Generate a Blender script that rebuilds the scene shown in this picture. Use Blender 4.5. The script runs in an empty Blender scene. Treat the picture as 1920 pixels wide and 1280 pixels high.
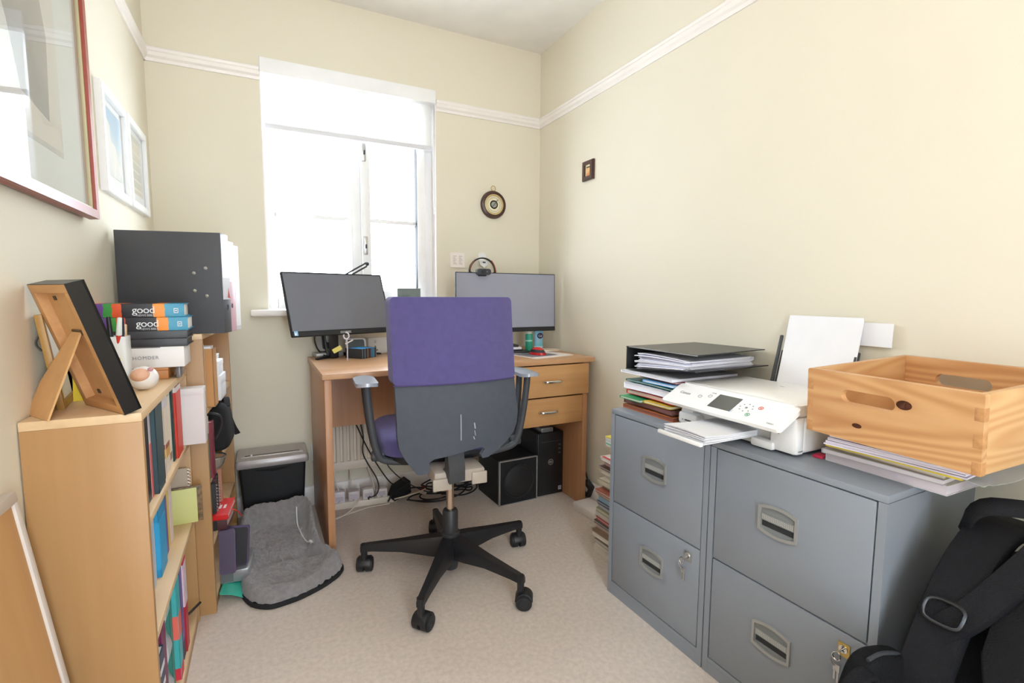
import bpy, bmesh, math, random
from mathutils import Vector, Matrix, Euler, noise
R = math.radians
S = bpy.context.scene
COL = S.collection
random.seed(7)

# ------------------------------------------------------------------ camera, sky, fill light, exposure
XL, XR, YB, YF, ZC = -.4036, 1.4546, 2.569, -.95, 2.3964
def set_camera():
    yaw, pitch, roll = R(26.5053), R(-5.423), R(.3057)
    fwd = Vector((math.sin(yaw)*math.cos(pitch), math.cos(yaw)*math.cos(pitch), math.sin(pitch)))
    rt = Vector((math.cos(yaw), -math.sin(yaw), 0)); up = rt.cross(fwd)
    r2 = rt*math.cos(roll)+up*math.sin(roll); u2 = up*math.cos(roll)-rt*math.sin(roll)
    cd = bpy.data.cameras.new('camera'); cd.sensor_width = 36; cd.lens = 929.4*36/1920; cd.clip_start = .02
    c = bpy.data.objects.new('camera', cd); COL.objects.link(c)
    m = Matrix((r2, u2, -fwd)).transposed().to_4x4(); m.translation = (0, 0, 1.0423)
    c.matrix_world = m; S.camera = c
set_camera()
W = bpy.data.worlds.new('world'); S.world = W; W.use_nodes = True
W.node_tree.nodes['Background'].inputs[0].default_value = (.79, .895, 1, 1)
W.node_tree.nodes['Background'].inputs[1].default_value = 10.0
S.view_settings.view_transform = 'Standard'; S.view_settings.look = 'None'
S.view_settings.exposure = 1.0; S.view_settings.gamma = 1; S.view_settings.use_curve_mapping = False
S.cycles.use_denoising = True; S.cycles.max_bounces = 10; S.cycles.diffuse_bounces = 6
S.cycles.sample_clamp_indirect = 6
def portal(name, loc, rot, sx, sy):
    l = bpy.data.lights.new(name, 'AREA'); l.shape = 'RECTANGLE'; l.size = sx; l.size_y = sy
    l.cycles.is_portal = True
    o = bpy.data.objects.new(name, l); COL.objects.link(o); o.location = loc; o.rotation_euler = rot
portal('fill_doorway_portal', (.27, YF-.1, 1.03), (R(90), 0, 0), .30, 2.0)  # guides sky light through the added doorway
portal('window_portal', (.42, YB+.21, 1.52), (R(-90), 0, 0), .86, 1.2)
FILL_GLOW = 10.0  # emission strength of the added globe behind the camera

# ------------------------------------------------------------------ materials
def lin(c):
    return tuple(((v/255)/12.92 if v/255 <= .04045 else ((v/255+.055)/1.055)**2.4) for v in c)+(1,)
def mat(name, col, rough=.5, metal=0, spec=.5, bump=0, bscale=200, var=0, vscale=8, coat=0, sheen=0):
    m = bpy.data.materials.new(name); m.use_nodes = True
    nt = m.node_tree; b = nt.nodes['Principled BSDF']
    b.inputs['Base Color'].default_value = lin(col); b.inputs['Roughness'].default_value = rough
    b.inputs['Metallic'].default_value = metal; b.inputs['Specular IOR Level'].default_value = spec
    b.inputs['Coat Weight'].default_value = coat; b.inputs['Sheen Weight'].default_value = sheen
    tc = nt.nodes.new('ShaderNodeTexCoord')
    if bump:
        n = nt.nodes.new('ShaderNodeTexNoise'); n.inputs['Scale'].default_value = bscale; n.inputs['Detail'].default_value = 4
        bp = nt.nodes.new('ShaderNodeBump'); bp.inputs['Strength'].default_value = bump; bp.inputs['Distance'].default_value = .004
        nt.links.new(tc.outputs['Object'], n.inputs['Vector']); nt.links.new(n.outputs['Fac'], bp.inputs['Height'])
        nt.links.new(bp.outputs['Normal'], b.inputs['Normal'])
    n = nt.nodes.new('ShaderNodeTexNoise'); n.inputs['Scale'].default_value = vscale; n.inputs['Detail'].default_value = 5
    nt.links.new(tc.outputs['Object'], n.inputs['Vector'])
    r = nt.nodes.new('ShaderNodeValToRGB'); v = var or .03
    c = lin(col); r.color_ramp.elements[0].position = .3; r.color_ramp.elements[1].position = .7
    r.color_ramp.elements[0].color = tuple(x*(1-v) for x in c[:3])+(1,)
    r.color_ramp.elements[1].color = tuple(min(1, x*(1+v)) for x in c[:3])+(1,)
    nt.links.new(n.outputs['Fac'], r.inputs['Fac']); nt.links.new(r.outputs['Color'], b.inputs['Base Color'])
    return m
def wood(name, light, dark, axis='z', scale=9, stretch=14, rings=.0, rough=.45, contrast=.5):
    """fine grain running along the axis, with broad cathedral rings when rings > 0"""
    m = bpy.data.materials.new(name); m.use_nodes = True
    nt = m.node_tree; L = nt.links; b = nt.nodes['Principled BSDF']; b.inputs['Roughness'].default_value = rough
    tc = nt.nodes.new('ShaderNodeTexCoord'); mp = nt.nodes.new('ShaderNodeMapping')
    s = [scale]*3; s['xyz'.index(axis)] = scale/stretch; mp.inputs['Scale'].default_value = s
    L.new(tc.outputs['Object'], mp.inputs['Vector'])
    n = nt.nodes.new('ShaderNodeTexNoise'); n.inputs['Scale'].default_value = 4; n.inputs['Detail'].default_value = 8; n.inputs['Roughness'].default_value = .6
    L.new(mp.outputs['Vector'], n.inputs['Vector'])
    fac = n.outputs['Fac']
    if rings:
        n2 = nt.nodes.new('ShaderNodeTexNoise'); n2.inputs['Scale'].default_value = .55; n2.inputs['Detail'].default_value = 2
        L.new(mp.outputs['Vector'], n2.inputs['Vector'])
        mm = nt.nodes.new('ShaderNodeMath'); mm.operation = 'MULTIPLY'; mm.inputs[1].default_value = rings*60
        L.new(n2.outputs['Fac'], mm.inputs[0])
        sn = nt.nodes.new('ShaderNodeMath'); sn.operation = 'SINE'; L.new(mm.outputs[0], sn.inputs[0])
        mr = nt.nodes.new('ShaderNodeMapRange'); mr.inputs[1].default_value = -1; mr.inputs[2].default_value = 1
        L.new(sn.outputs[0], mr.inputs[0])
        mx = nt.nodes.new('ShaderNodeMix'); mx.data_type = 'FLOAT'; mx.inputs[0].default_value = .45
        L.new(n.outputs['Fac'], mx.inputs[2]); L.new(mr.outputs[0], mx.inputs[3]); fac = mx.outputs[0]
    r = nt.nodes.new('ShaderNodeValToRGB'); r.color_ramp.elements[0].position = .5-contrast/2; r.color_ramp.elements[1].position = .5+contrast/2
    r.color_ramp.elements[0].color = lin(dark); r.color_ramp.elements[1].color = lin(light)
    L.new(fac, r.inputs['Fac']); L.new(r.outputs['Color'], b.inputs['Base Color'])
    return m
def glassmat(name, tint=(255, 255, 255), rough=0, ior=1.5):
    """thin pane: clear straight through, mirror-like at grazing angles"""
    m = bpy.data.materials.new(name); m.use_nodes = True; nt = m.node_tree; L = nt.links
    nt.nodes.remove(nt.nodes['Principled BSDF']); out = nt.nodes['Material Output']
    t = nt.nodes.new('ShaderNodeBsdfTransparent'); t.inputs[0].default_value = lin(tint)
    g = nt.nodes.new('ShaderNodeBsdfGlossy'); g.inputs['Roughness'].default_value = rough
    f = nt.nodes.new('ShaderNodeFresnel'); ge = nt.nodes.new('ShaderNodeNewGeometry'); io = nt.nodes.new('ShaderNodeMapRange'); io.inputs[3].default_value = ior; io.inputs[4].default_value = 1/ior
    L.new(ge.outputs['Backfacing'], io.inputs[0]); L.new(io.outputs[0], f.inputs[0])
    mx = nt.nodes.new('ShaderNodeMixShader'); L.new(f.outputs[0], mx.inputs[0]); L.new(t.outputs[0], mx.inputs[1]); L.new(g.outputs[0], mx.inputs[2])
    L.new(mx.outputs[0], out.inputs[0]); return m
def blindmat(name, col, mix):
    m = bpy.data.materials.new(name); m.use_nodes = True; nt = m.node_tree; L = nt.links
    nt.nodes.remove(nt.nodes['Principled BSDF']); out = nt.nodes['Material Output']
    d = nt.nodes.new('ShaderNodeBsdfDiffuse'); d.inputs[0].default_value = lin(col)
    t = nt.nodes.new('ShaderNodeBsdfTranslucent'); t.inputs[0].default_value = lin(col)
    w = nt.nodes.new('ShaderNodeTexNoise'); w.inputs['Scale'].default_value = 300
    mp = nt.nodes.new('ShaderNodeMapRange'); mp.inputs[3].default_value = mix-.05; mp.inputs[4].default_value = mix+.05
    L.new(w.outputs['Fac'], mp.inputs[0])
    mx = nt.nodes.new('ShaderNodeMixShader'); L.new(mp.outputs[0], mx.inputs[0]); L.new(d.outputs[0], mx.inputs[1]); L.new(t.outputs[0], mx.inputs[2])
    L.new(mx.outputs[0], out.inputs[0]); return m
def emit(name, col, s):
    m = bpy.data.materials.new(name); m.use_nodes = True; nt = m.node_tree
    b = nt.nodes['Principled BSDF']; b.inputs['Base Color'].default_value = lin(col)
    b.inputs['Emission Color'].default_value = lin(col); b.inputs['Emission Strength'].default_value = s; return m
def ramp_mat(name, stops, axis='x', span=1.0, off=0.0, rough=.5, noise_mix=0, nscale=8, const=False):
    """colour bands printed along one axis of the object"""
    m = bpy.data.materials.new(name); m.use_nodes = True; nt = m.node_tree; L = nt.links
    b = nt.nodes['Principled BSDF']; b.inputs['Roughness'].default_value = rough
    tc = nt.nodes.new('ShaderNodeTexCoord'); sp = nt.nodes.new('ShaderNodeSeparateXYZ'); L.new(tc.outputs['Object'], sp.inputs[0])
    src = sp.outputs['xyz'.index(axis)]
    if noise_mix:
        n = nt.nodes.new('ShaderNodeTexNoise'); n.inputs['Scale'].default_value = nscale; n.inputs['Detail'].default_value = 6
        L.new(tc.outputs['Object'], n.inputs['Vector'])
        a = nt.nodes.new('ShaderNodeMath'); a.operation = 'MULTIPLY_ADD'; a.inputs[1].default_value = noise_mix; L.new(n.outputs['Fac'], a.inputs[0]); L.new(src, a.inputs[2]); src = a.outputs[0]
    mr = nt.nodes.new('ShaderNodeMapRange'); mr.inputs[1].default_value = off; mr.inputs[2].default_value = off+span; L.new(src, mr.inputs[0])
    r = nt.nodes.new('ShaderNodeValToRGB'); r.color_ramp.interpolation = 'CONSTANT' if const else 'LINEAR'
    e = r.color_ramp.elements
    while len(e) < len(stops): e.new(.5)
    for i, (p, c) in enumerate(stops): e[i].position = p; e[i].color = lin(c)
    L.new(mr.outputs[0], r.inputs['Fac']); L.new(r.outputs['Color'], b.inputs['Base Color']); return m

M = {}
def C(rgb, rough=.5, **k):
    key = (tuple(rgb), rough, tuple(sorted(k.items())))
    if key not in M: M[key] = mat('paint_%02x%02x%02x' % tuple(rgb), rgb, rough, **k)
    return M[key]
wall_paint = mat('cream_wall_paint', (227, 220, 202), .85, bump=.05, bscale=90, var=.015, vscale=2)
ceil_paint = mat('white_ceiling_paint', (236, 233, 228), .9, bump=.04, bscale=60)
trim_paint = mat('white_gloss_trim', (240, 234, 230), .35)
white_pvc = mat('white_window_plastic', (243, 243, 244), .3)
carpet = mat('beige_carpet', (219, 204, 192), .95, bump=.8, bscale=420, var=.09, vscale=70, sheen=.2)
beech = wood('beech_veneer', (184, 144, 97), (168, 125, 80), 'z', 7, 16, .25, .42)
beech_flat = wood('beech_veneer_shelf', (226, 196, 156), (212, 178, 136), 'y', 7, 16, 0, .42)
desk_wood = wood('desk_beech_top', (207, 163, 122), (190, 142, 102), 'x', 8, 18, 0, .33)
desk_side = wood('desk_beech_side', (199, 150, 110), (180, 128, 90), 'z', 8, 18, 0, .38)
desk_draw = wood('desk_beech_drawer', (206, 160, 108), (189, 138, 88), 'x', 8, 18, 0, .38)
dark_wood = wood('dark_stained_wood', (88, 58, 50), (58, 36, 32), 'x', 9, 6, 0, .35)
hardboard = mat('brown_hardboard', (210, 164, 110), .7, var=.06, vscale=30)
black_pl = mat('black_plastic', (30, 30, 33), .45)
black_mt = mat('black_textured_plastic', (27, 28, 31), .6, bump=.2, bscale=500)
grey_pl = mat('dark_grey_plastic', (64, 66, 70), .55)
silver = mat('satin_silver', (190, 190, 190), .3, metal=.9)
chrome = mat('chrome', (215, 215, 215), .12, metal=1)
white_pl = mat('white_plastic', (236, 236, 236), .35)
paper = mat('white_paper', (238, 238, 243), .8)
cabinet_grey = mat('grey_enamel_steel', (139, 145, 154), .42, bump=.05, bscale=700, var=.02)
screen_mat = mat('matt_screen_reflection', (112, 114, 124), .5, spec=.5)  # grey base colour carries the room's reflection in the dark screen
clear = glassmat('clear_glass'); museum_glass = glassmat('low_glare_glass', ior=1.16)

# ------------------------------------------------------------------ mesh builder
class MB:
    def __init__(s): s.bm = bmesh.new(); s.mats = []
    def mi(s, m):
        if m not in s.mats: s.mats.append(m)
        return s.mats.index(m)
    def merge(s, t, m, X=None, smooth=True):
        i = s.mi(m)
        for f in t.faces: f.material_index = i; f.smooth = smooth
        if X is not None: bmesh.ops.transform(t, matrix=X, verts=t.verts)
        me = bpy.data.meshes.new('tmp'); t.to_mesh(me); t.free(); s.bm.from_mesh(me); bpy.data.meshes.remove(me); return s
    def bb(s, x0, x1, y0, y1, z0, z1, m, bev=0, seg=2, X=None):
        t = bmesh.new(); bmesh.ops.create_cube(t, size=1)
        bmesh.ops.transform(t, matrix=Matrix.Translation(((x0+x1)/2, (y0+y1)/2, (z0+z1)/2)) @ Matrix.Diagonal((abs(x1-x0), abs(y1-y0), abs(z1-z0), 1)), verts=t.verts)
        if bev: bmesh.ops.bevel(t, geom=t.edges[:], offset=bev, segments=seg, profile=.5, affect='EDGES')
        return s.merge(t, m, X, bool(bev))
    def prism(s, pts, axis, a0, a1, m, bev=0, X=None, seg=2):
        """polygon in the two other axes (cyclic order xyz without axis) pulled along axis"""
        t = bmesh.new(); o = [i for i in range(3) if i != 'xyz'.index(axis)]; k = 'xyz'.index(axis)
        vs = []
        for p in pts:
            v = [0, 0, 0]; v[o[0]] = p[0]; v[o[1]] = p[1]; v[k] = a0; vs.append(t.verts.new(v))
        f = t.faces.new(vs); r = bmesh.ops.extrude_face_region(t, geom=[f])
        d = [0, 0, 0]; d[k] = a1-a0
        bmesh.ops.translate(t, verts=[v for v in r['geom'] if isinstance(v, bmesh.types.BMVert)], vec=d)
        bmesh.ops.recalc_face_normals(t, faces=t.faces)
        if bev: bmesh.ops.bevel(t, geom=[e for e in t.edges if e.calc_face_angle(0) > .5], offset=bev, segments=seg, profile=.5, affect='EDGES')
        return s.merge(t, m, X)
    def cyl(s, p0, p1, r0, r1, m, n=24, X=None, bev=0):
        p0, p1 = Vector(p0), Vector(p1); d = p1-p0
        t = bmesh.new(); bmesh.ops.create_cone(t, cap_ends=True, segments=n, radius1=r0, radius2=r1, depth=d.length)
        if bev: bmesh.ops.bevel(t, geom=[e for e in t.edges if e.calc_face_angle(0) > 1], offset=bev, segments=2, affect='EDGES')
        q = Vector((0, 0, 1)).rotation_difference(d).to_matrix().to_4x4(); q.translation = (p0+p1)/2
        bmesh.ops.transform(t, matrix=q, verts=t.verts); return s.merge(t, m, X)
    def lathe(s, prof, m, n=32, X=None):
        t = bmesh.new(); rings = []
        for r, z in prof:
            rings.append([t.verts.new((r*math.cos(2*math.pi*i/n), r*math.sin(2*math.pi*i/n), z)) for i in range(n)] if r > 1e-6 else [t.verts.new((0, 0, z))])
        for a, b in zip(rings, rings[1:]):
            for i in range(n):
                j = (i+1) % n
                if len(a) == 1 and len(b) == 1: continue
                if len(a) == 1: t.faces.new((a[0], b[j], b[i]))
                elif len(b) == 1: t.faces.new((a[i], a[j], b[0]))
                else: t.faces.new((a[i], a[j], b[j], b[i]))
        bmesh.ops.recalc_face_normals(t, faces=t.faces); return s.merge(t, m, X)
    def loft(s, rings, m, cap=True, X=None, closed=False):
        t = bmesh.new(); rs = [[t.verts.new(p) for p in r] for r in rings]; n = len(rs[0])
        pairs = list(zip(rs, rs[1:]))+([(rs[-1], rs[0])] if closed else [])
        for a, b in pairs:
            for i in range(n): t.faces.new((a[i], a[(i+1) % n], b[(i+1) % n], b[i]))
        if cap and not closed: t.faces.new(rs[0][::-1]); t.faces.new(rs[-1])
        bmesh.ops.recalc_face_normals(t, faces=t.faces); return s.merge(t, m, X)
    def tube(s, path, r, m, n=8, X=None, smooth_it=3, closed=False):
        p = [Vector(q) for q in path]
        for _ in range(smooth_it):                       # corner cutting
            if len(p) < 3: break
            q = [] if closed else [p[0]]
            for a, b in zip(p, p[1:]+([p[0]] if closed else [])): q += [a.lerp(b, .25), a.lerp(b, .75)]
            p = q if closed else q+[p[-1]]
        rings = []; up = Vector((.13, .37, .92))
        for i, c in enumerate(p):
            d = (p[(i+1) % len(p)]-p[i-1]) if closed else (p[min(i+1, len(p)-1)]-p[max(i-1, 0)])
            d.normalize(); u = (up-d*up.dot(d)).normalized(); up = u; w = d.cross(u)
            rr = r(i/(len(p)-1)) if callable(r) else r
            rings.append([c+u*rr*math.cos(2*math.pi*k/n)+w*rr*math.sin(2*math.pi*k/n) for k in range(n)])
        return s.loft(rings, m, True, X, closed)
    def ribbon(s, path, width, th, m, wdir, X=None, it=2):
        p = [Vector(q) for q in path]
        for _ in range(it):
            q = [p[0]]
            for a, b in zip(p, p[1:]): q += [a.lerp(b, .25), a.lerp(b, .75)]
            p = q+[p[-1]]
        rings = []
        for i, c in enumerate(p):
            d = (p[min(i+1, len(p)-1)]-p[max(i-1, 0)]).normalized(); w = Vector(wdir); w = (w-d*w.dot(d)).normalized(); n = d.cross(w)
            a, b = w*width/2, n*th/2
            rings.append([c+a*.85+b, c+a, c+a*.85-b, c-a*.85-b, c-a, c-a*.85+b])
        return s.loft(rings, m, True, X)
    def sph(s, c, r, m, X=None, u=24, v=16):
        t = bmesh.new(); bmesh.ops.create_uvsphere(t, u_segments=u, v_segments=v, radius=1)
        r = r if hasattr(r, '__len__') else (r, r, r)
        bmesh.ops.transform(t, matrix=Matrix.Translation(c) @ Matrix.Diagonal((*r, 1)), verts=t.verts); return s.merge(t, m, X)
    def sheet(s, outline, axis, a, th, m, warp=None, nx=0, ny=0, X=None, holes=()):
        """outlined plate across the given axis, optionally cut into a grid and bent by warp(Vector)"""
        t = bmesh.new(); k = 'xyz'.index(axis); o = [i for i in range(3) if i != k]
        def loop(pts):
            vs = []
            for p in pts:
                v = [0, 0, 0]; v[o[0]], v[o[1]] = p; v[k] = a; vs.append(t.verts.new(v))
            return vs
        lv = loop(outline)
        if holes:
            es = [t.edges.new((lv[i], lv[(i+1) % len(lv)])) for i in range(len(lv))]
            for h in holes:
                hv = loop(h); es += [t.edges.new((hv[i], hv[(i+1) % len(hv)])) for i in range(len(hv))]
            bmesh.ops.triangle_fill(t, edges=es, use_beauty=True)
        else: t.faces.new(lv)
        for kk, n in ((o[0], nx), (o[1], ny)):
            if not n: continue
            q = [v.co[kk] for v in t.verts]; lo, hi = min(q), max(q)
            for i in range(1, n):
                nrm = [0, 0, 0]; nrm[kk] = 1; co = [0, 0, 0]; co[kk] = lo+(hi-lo)*i/n
                bmesh.ops.bisect_plane(t, geom=t.verts[:]+t.edges[:]+t.faces[:], plane_co=co, plane_no=nrm)
        r = bmesh.ops.extrude_face_region(t, geom=t.faces[:]); d = [0, 0, 0]; d[k] = th
        bmesh.ops.translate(t, verts=[v for v in r['geom'] if isinstance(v, bmesh.types.BMVert)], vec=d)
        bmesh.ops.recalc_face_normals(t, faces=t.faces)
        if warp:
            for v in t.verts: v.co = warp(v.co.copy())
        return s.merge(t, m, X)
    def text(s, body, size, m, X, depth=.0004, spacing=1, align='CENTER'):
        cu = bpy.data.curves.new('t', 'FONT'); cu.body = body; cu.size = size; cu.extrude = depth; cu.space_character = spacing
        cu.align_x = align; cu.align_y = 'CENTER'; cu.resolution_u = 3
        o = bpy.data.objects.new('t', cu); COL.objects.link(o); dg = bpy.context.evaluated_depsgraph_get()
        me = bpy.data.meshes.new_from_object(o.evaluated_get(dg)); bpy.data.objects.remove(o); bpy.data.curves.remove(cu)
        t = bmesh.new(); t.from_mesh(me); bpy.data.meshes.remove(me); return s.merge(t, m, X, False)
    def build(s, name, parent=None, angle=35):
        bmesh.ops.remove_doubles(s.bm, verts=s.bm.verts, dist=1e-6)
        me = bpy.data.meshes.new(name); s.bm.to_mesh(me); s.bm.free()
        for m in s.mats: me.materials.append(m)
        me.set_sharp_from_angle(angle=R(angle))
        o = bpy.data.objects.new(name, me); COL.objects.link(o)
        if parent: o.parent = parent
        return o
def tag(o, label, cat, group=None):
    o['label'] = label; o['category'] = cat
    if group: o['group'] = group
    return o
def thing(name, label, cat, loc=(0, 0, 0), rot=(0, 0, 0), group=None):
    o = bpy.data.objects.new(name, None); COL.objects.link(o); o.location = loc; o.rotation_euler = [R(a) for a in rot]
    o.empty_display_size = .05
    return tag(o, label, cat, group)
def struct(o):
    o['kind'] = 'structure'; return o
def face_xf(origin, xdir, ydir):
    """text frame: x runs along xdir, y along ydir"""
    x = Vector(xdir).normalized(); y = Vector(ydir).normalized(); z = x.cross(y)
    m = Matrix((x, y, z)).transposed().to_4x4(); m.translation = origin; return m
def T(x=0, y=0, z=0, rx=0, ry=0, rz=0):
    return Matrix.Translation((x, y, z)) @ Euler((R(rx), R(ry), R(rz))).to_matrix().to_4x4()
def rect(x0, x1, y0, y1): return [(x0, y0), (x1, y0), (x1, y1), (x0, y1)]
def rrect(x0, x1, y0, y1, r, n=5):
    p = []
    for cx, cy, a in ((x1-r, y1-r, 0), (x0+r, y1-r, 90), (x0+r, y0+r, 180), (x1-r, y0+r, 270)):
        p += [(cx+r*math.cos(R(a+90*i/n)), cy+r*math.sin(R(a+90*i/n))) for i in range(n+1)]
    return p

# ------------------------------------------------------------------ the room
WX0, WX1, WZ0, WZ1 = .016, .832, .967, 2.085
struct(MB().bb(XL-.12, XR+.12, YF-.12, YB+.2, -.1, 0, carpet).build('floor'))
struct(MB().bb(XL-.12, XR+.12, YF-.12, YB+.2, ZC, ZC+.1, ceil_paint).build('ceiling'))
struct(MB().bb(XL-.12, XL, YF-.12, YB+.2, 0, ZC, wall_paint).build('wall_left'))
struct(MB().bb(XR, XR+.12, YF-.12, YB+.2, 0, ZC, wall_paint).build('wall_right'))
b = MB()
b.bb(XL, WX0, YB, YB+.2, 0, ZC, wall_paint).bb(WX1, XR, YB, YB+.2, 0, ZC, wall_paint)
b.bb(WX0, WX1, YB, YB+.2, 0, WZ0-.02, wall_paint).bb(WX0, WX1, YB, YB+.2, WZ1, ZC, wall_paint)
struct(b.build('wall_back'))
b = MB(); DX0, DX1, DZ = .12, .42, 2.03                    # narrow doorway added out of view to let in fill light
b.bb(XL, DX0, YF-.1, YF, 0, ZC, wall_paint).bb(DX1, XR, YF-.1, YF, 0, ZC, wall_paint).bb(DX0, DX1, YF-.1, YF, DZ, ZC, wall_paint)
struct(b.build('wall_front'))
b = MB()
b.bb(DX0-.06, DX0, YF, YF+.015, 0, DZ+.06, trim_paint).bb(DX1, DX1+.06, YF, YF+.015, 0, DZ+.06, trim_paint).bb(DX0, DX1, YF, YF+.015, DZ, DZ+.06, trim_paint)
struct(b.build('fill_doorway_1'))  # trim round the added fill-light doorway
# picture rail: moulded profile (out from wall, height)
RZ = 1.985
prof = [(0, 0), (.006, 0), (.008, .012), (.016, .02), (.018, .034), (.012, .042), (.014, .052), (.008, .058), (0, .058)]
struct(MB().prism([(XL+p, RZ+z) for p, z in prof], 'y', YF, YB, trim_paint).build('trim_1'))
b = MB()
b.prism([(YB-p, RZ+z) for p, z in prof], 'x', XL, WX0, trim_paint).prism([(YB-p, RZ+z) for p, z in prof], 'x', WX1, XR, trim_paint)
struct(b.build('trim_2'))
struct(MB().prism([(XR-p, RZ+z) for p, z in prof], 'y', YF, YB, trim_paint).build('trim_3'))
sk = [(0, 0), (.015, 0), (.015, .075), (.008, .092), (0, .096)]
struct(MB().prism([(XL+p, z) for p, z in sk], 'y', YF, YB, trim_paint).build('baseboard_left'))
struct(MB().prism([(XR-p, z) for p, z in sk], 'y', YF, YB, trim_paint).build('baseboard_right'))
struct(MB().prism([(YB-p, z) for p, z in sk], 'x', XL, XR, trim_paint).build('baseboard_back'))
# window
w = bpy.data.objects.new('window_1', None); COL.objects.link(w); struct(w)
def wpart(b, n): o = b.build(n, w); o['kind'] = 'structure'; return o
fy0, fy1 = YB+.07, YB+.13
b = MB()
for x0, x1, z0, z1 in ((WX0, WX0+.045, WZ0, WZ1), (WX1-.045, WX1, WZ0, WZ1), (WX0+.045, WX1-.045, WZ0, WZ0+.05), (WX0+.045, WX1-.045, WZ1-.05, WZ1), (.405, .455, WZ0+.05, WZ1-.05)):
    b.bb(x0, x1, fy0, fy1, z0, z1, white_pvc, .004)
wpart(b, 'window_frame')
b = MB()
sx0, sx1, sz0, sz1 = .455, WX1-.045, WZ0+.045, WZ1-.045
for x0, x1, z0, z1 in ((sx0, sx0+.045, sz0, sz1), (sx1-.045, sx1, sz0, sz1), (sx0+.045, sx1-.045, sz0, sz0+.045), (sx0+.045, sx1-.045, sz1-.045, sz1)):
    b.bb(x0, x1, fy0-.022, fy1-.02, z0, z1, white_pvc, .005)
b.bb(sx0+.04, sx1-.04, fy0+.01, fy0+.025, 1.405, 1.425, white_pvc, .003)
wpart(b, 'casement_sash')
b = MB()
for z in (1.24, 1.70): b.bb(sx0+.006, sx0+.026, fy0-.034, fy0-.022, z, z+.09, silver, .003).bb(sx0+.012, sx0+.02, fy0-.046, fy0-.034, z+.03, z+.05, grey_pl, .002)
wpart(b, 'window_catch')
b = MB(); b.bb(WX0+.04, .41, fy0+.01, fy0+.025, 1.405, 1.425, white_pvc, .003); wpart(b, 'glazing_bar')
wpart(MB().bb(WX0+.04, .41, fy0+.028, fy0+.032, WZ0+.045, WZ1-.045, clear), 'window_pane')
wpart(MB().bb(sx0+.04, sx1-.04, fy0+.028, fy0+.032, sz0+.04, sz1-.04, clear), 'window_pane')
wpart(MB().bb(WX0, WX0+.004, YB, fy0, WZ0, WZ1, trim_paint).bb(WX1-.004, WX1, YB, fy0, WZ0, WZ1, trim_paint), 'window_reveal')
wpart(MB().bb(WX0-.075, WX1+.075, YB-.075, YB, WZ0-.03, WZ0, trim_paint, .01).bb(WX0, WX1, YB-.01, fy0, WZ0-.03, WZ0, trim_paint), 'window_sill')
# brick wall across the way, seen through the left pane
brick = bpy.data.materials.new('pale_brick'); brick.use_nodes = True
bt = brick.node_tree.nodes.new('ShaderNodeTexBrick'); bt.inputs['Scale'].default_value = 3
bt.inputs['Color1'].default_value = lin((205, 150, 130)); bt.inputs['Color2'].default_value = lin((190, 140, 120)); bt.inputs['Mortar'].default_value = lin((220, 210, 200))
tcx = brick.node_tree.nodes.new('ShaderNodeTexCoord'); brick.node_tree.links.new(tcx.outputs['Generated'], bt.inputs['Vector'])
brick.node_tree.links.new(bt.outputs['Color'], brick.node_tree.nodes['Principled BSDF'].inputs['Base Color'])
struct(MB().bb(-2.5, .6, 7.5, 7.75, -.5, 1.04, brick).bb(-2.55, .65, 7.45, 7.8, 1.04, 1.1, C((200, 190, 182), .8)).build('wall_outside'))
# roller blind
rb = thing('roller_blind', 'white roller blind half drawn in the top of the window', 'blind', (WX0, YB-.012, WZ1))
wd = WX1-WX0
b = MB(); b.prism([(.0, -.001), (.03, -.001), (.055, -.02), (.055, -.055), (.045, -.066), (.0, -.066)], 'x', .002, wd-.002, white_pvc, .003); b.build('cassette', rb)
blf = blindmat('white_blind_fabric', (246, 246, 244), .38)
MB().bb(.016, wd-.016, .036, .0372, -.272, -.06, blf).build('fabric', rb)
MB().bb(.014, wd-.014, .031, .043, -.296, -.272, C((222, 222, 228), .4), .004).build('bottom_bar', rb)
b = MB(); b.tube([(wd-.01, .028, -.05), (wd-.008, .026, -.3), (wd-.008, .026, -.62), (wd-.011, .03, -.62), (wd-.011, .032, -.3), (wd-.01, .03, -.05)], .0016, white_pl, 6); b.build('bead_chain', rb)
# glowing globe added out of view behind the camera as fill light
cl = thing('fill_globe', 'unseen glowing white globe added behind the camera as fill light', 'lamp', (-.05, -.32, ZC))
b = MB(); b.lathe([(0, 0), (.05, 0), (.05, -.02), (.02, -.03), (0, -.03)], white_pl); b.build('fill_globe_rose', cl)
MB().cyl((0, 0, -.03), (0, 0, -.18), .004, .004, white_pl, 10).build('flex', cl)
MB().cyl((0, 0, -.16), (0, 0, -.21), .03, .04, white_pl, 20).build('fill_globe_holder', cl)
MB().sph((0, 0, -.33), .13, emit('fill_globe_glow', (247, 249, 255), FILL_GLOW), None, 32, 20).build('fill_globe_shade', cl)

# ------------------------------------------------------------------ pictures and wall fittings
def art(name, stops, axis, off, span, mixn=.2, nscale=6): return ramp_mat(name, stops, axis, span, off, .8, mixn, nscale)
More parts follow.
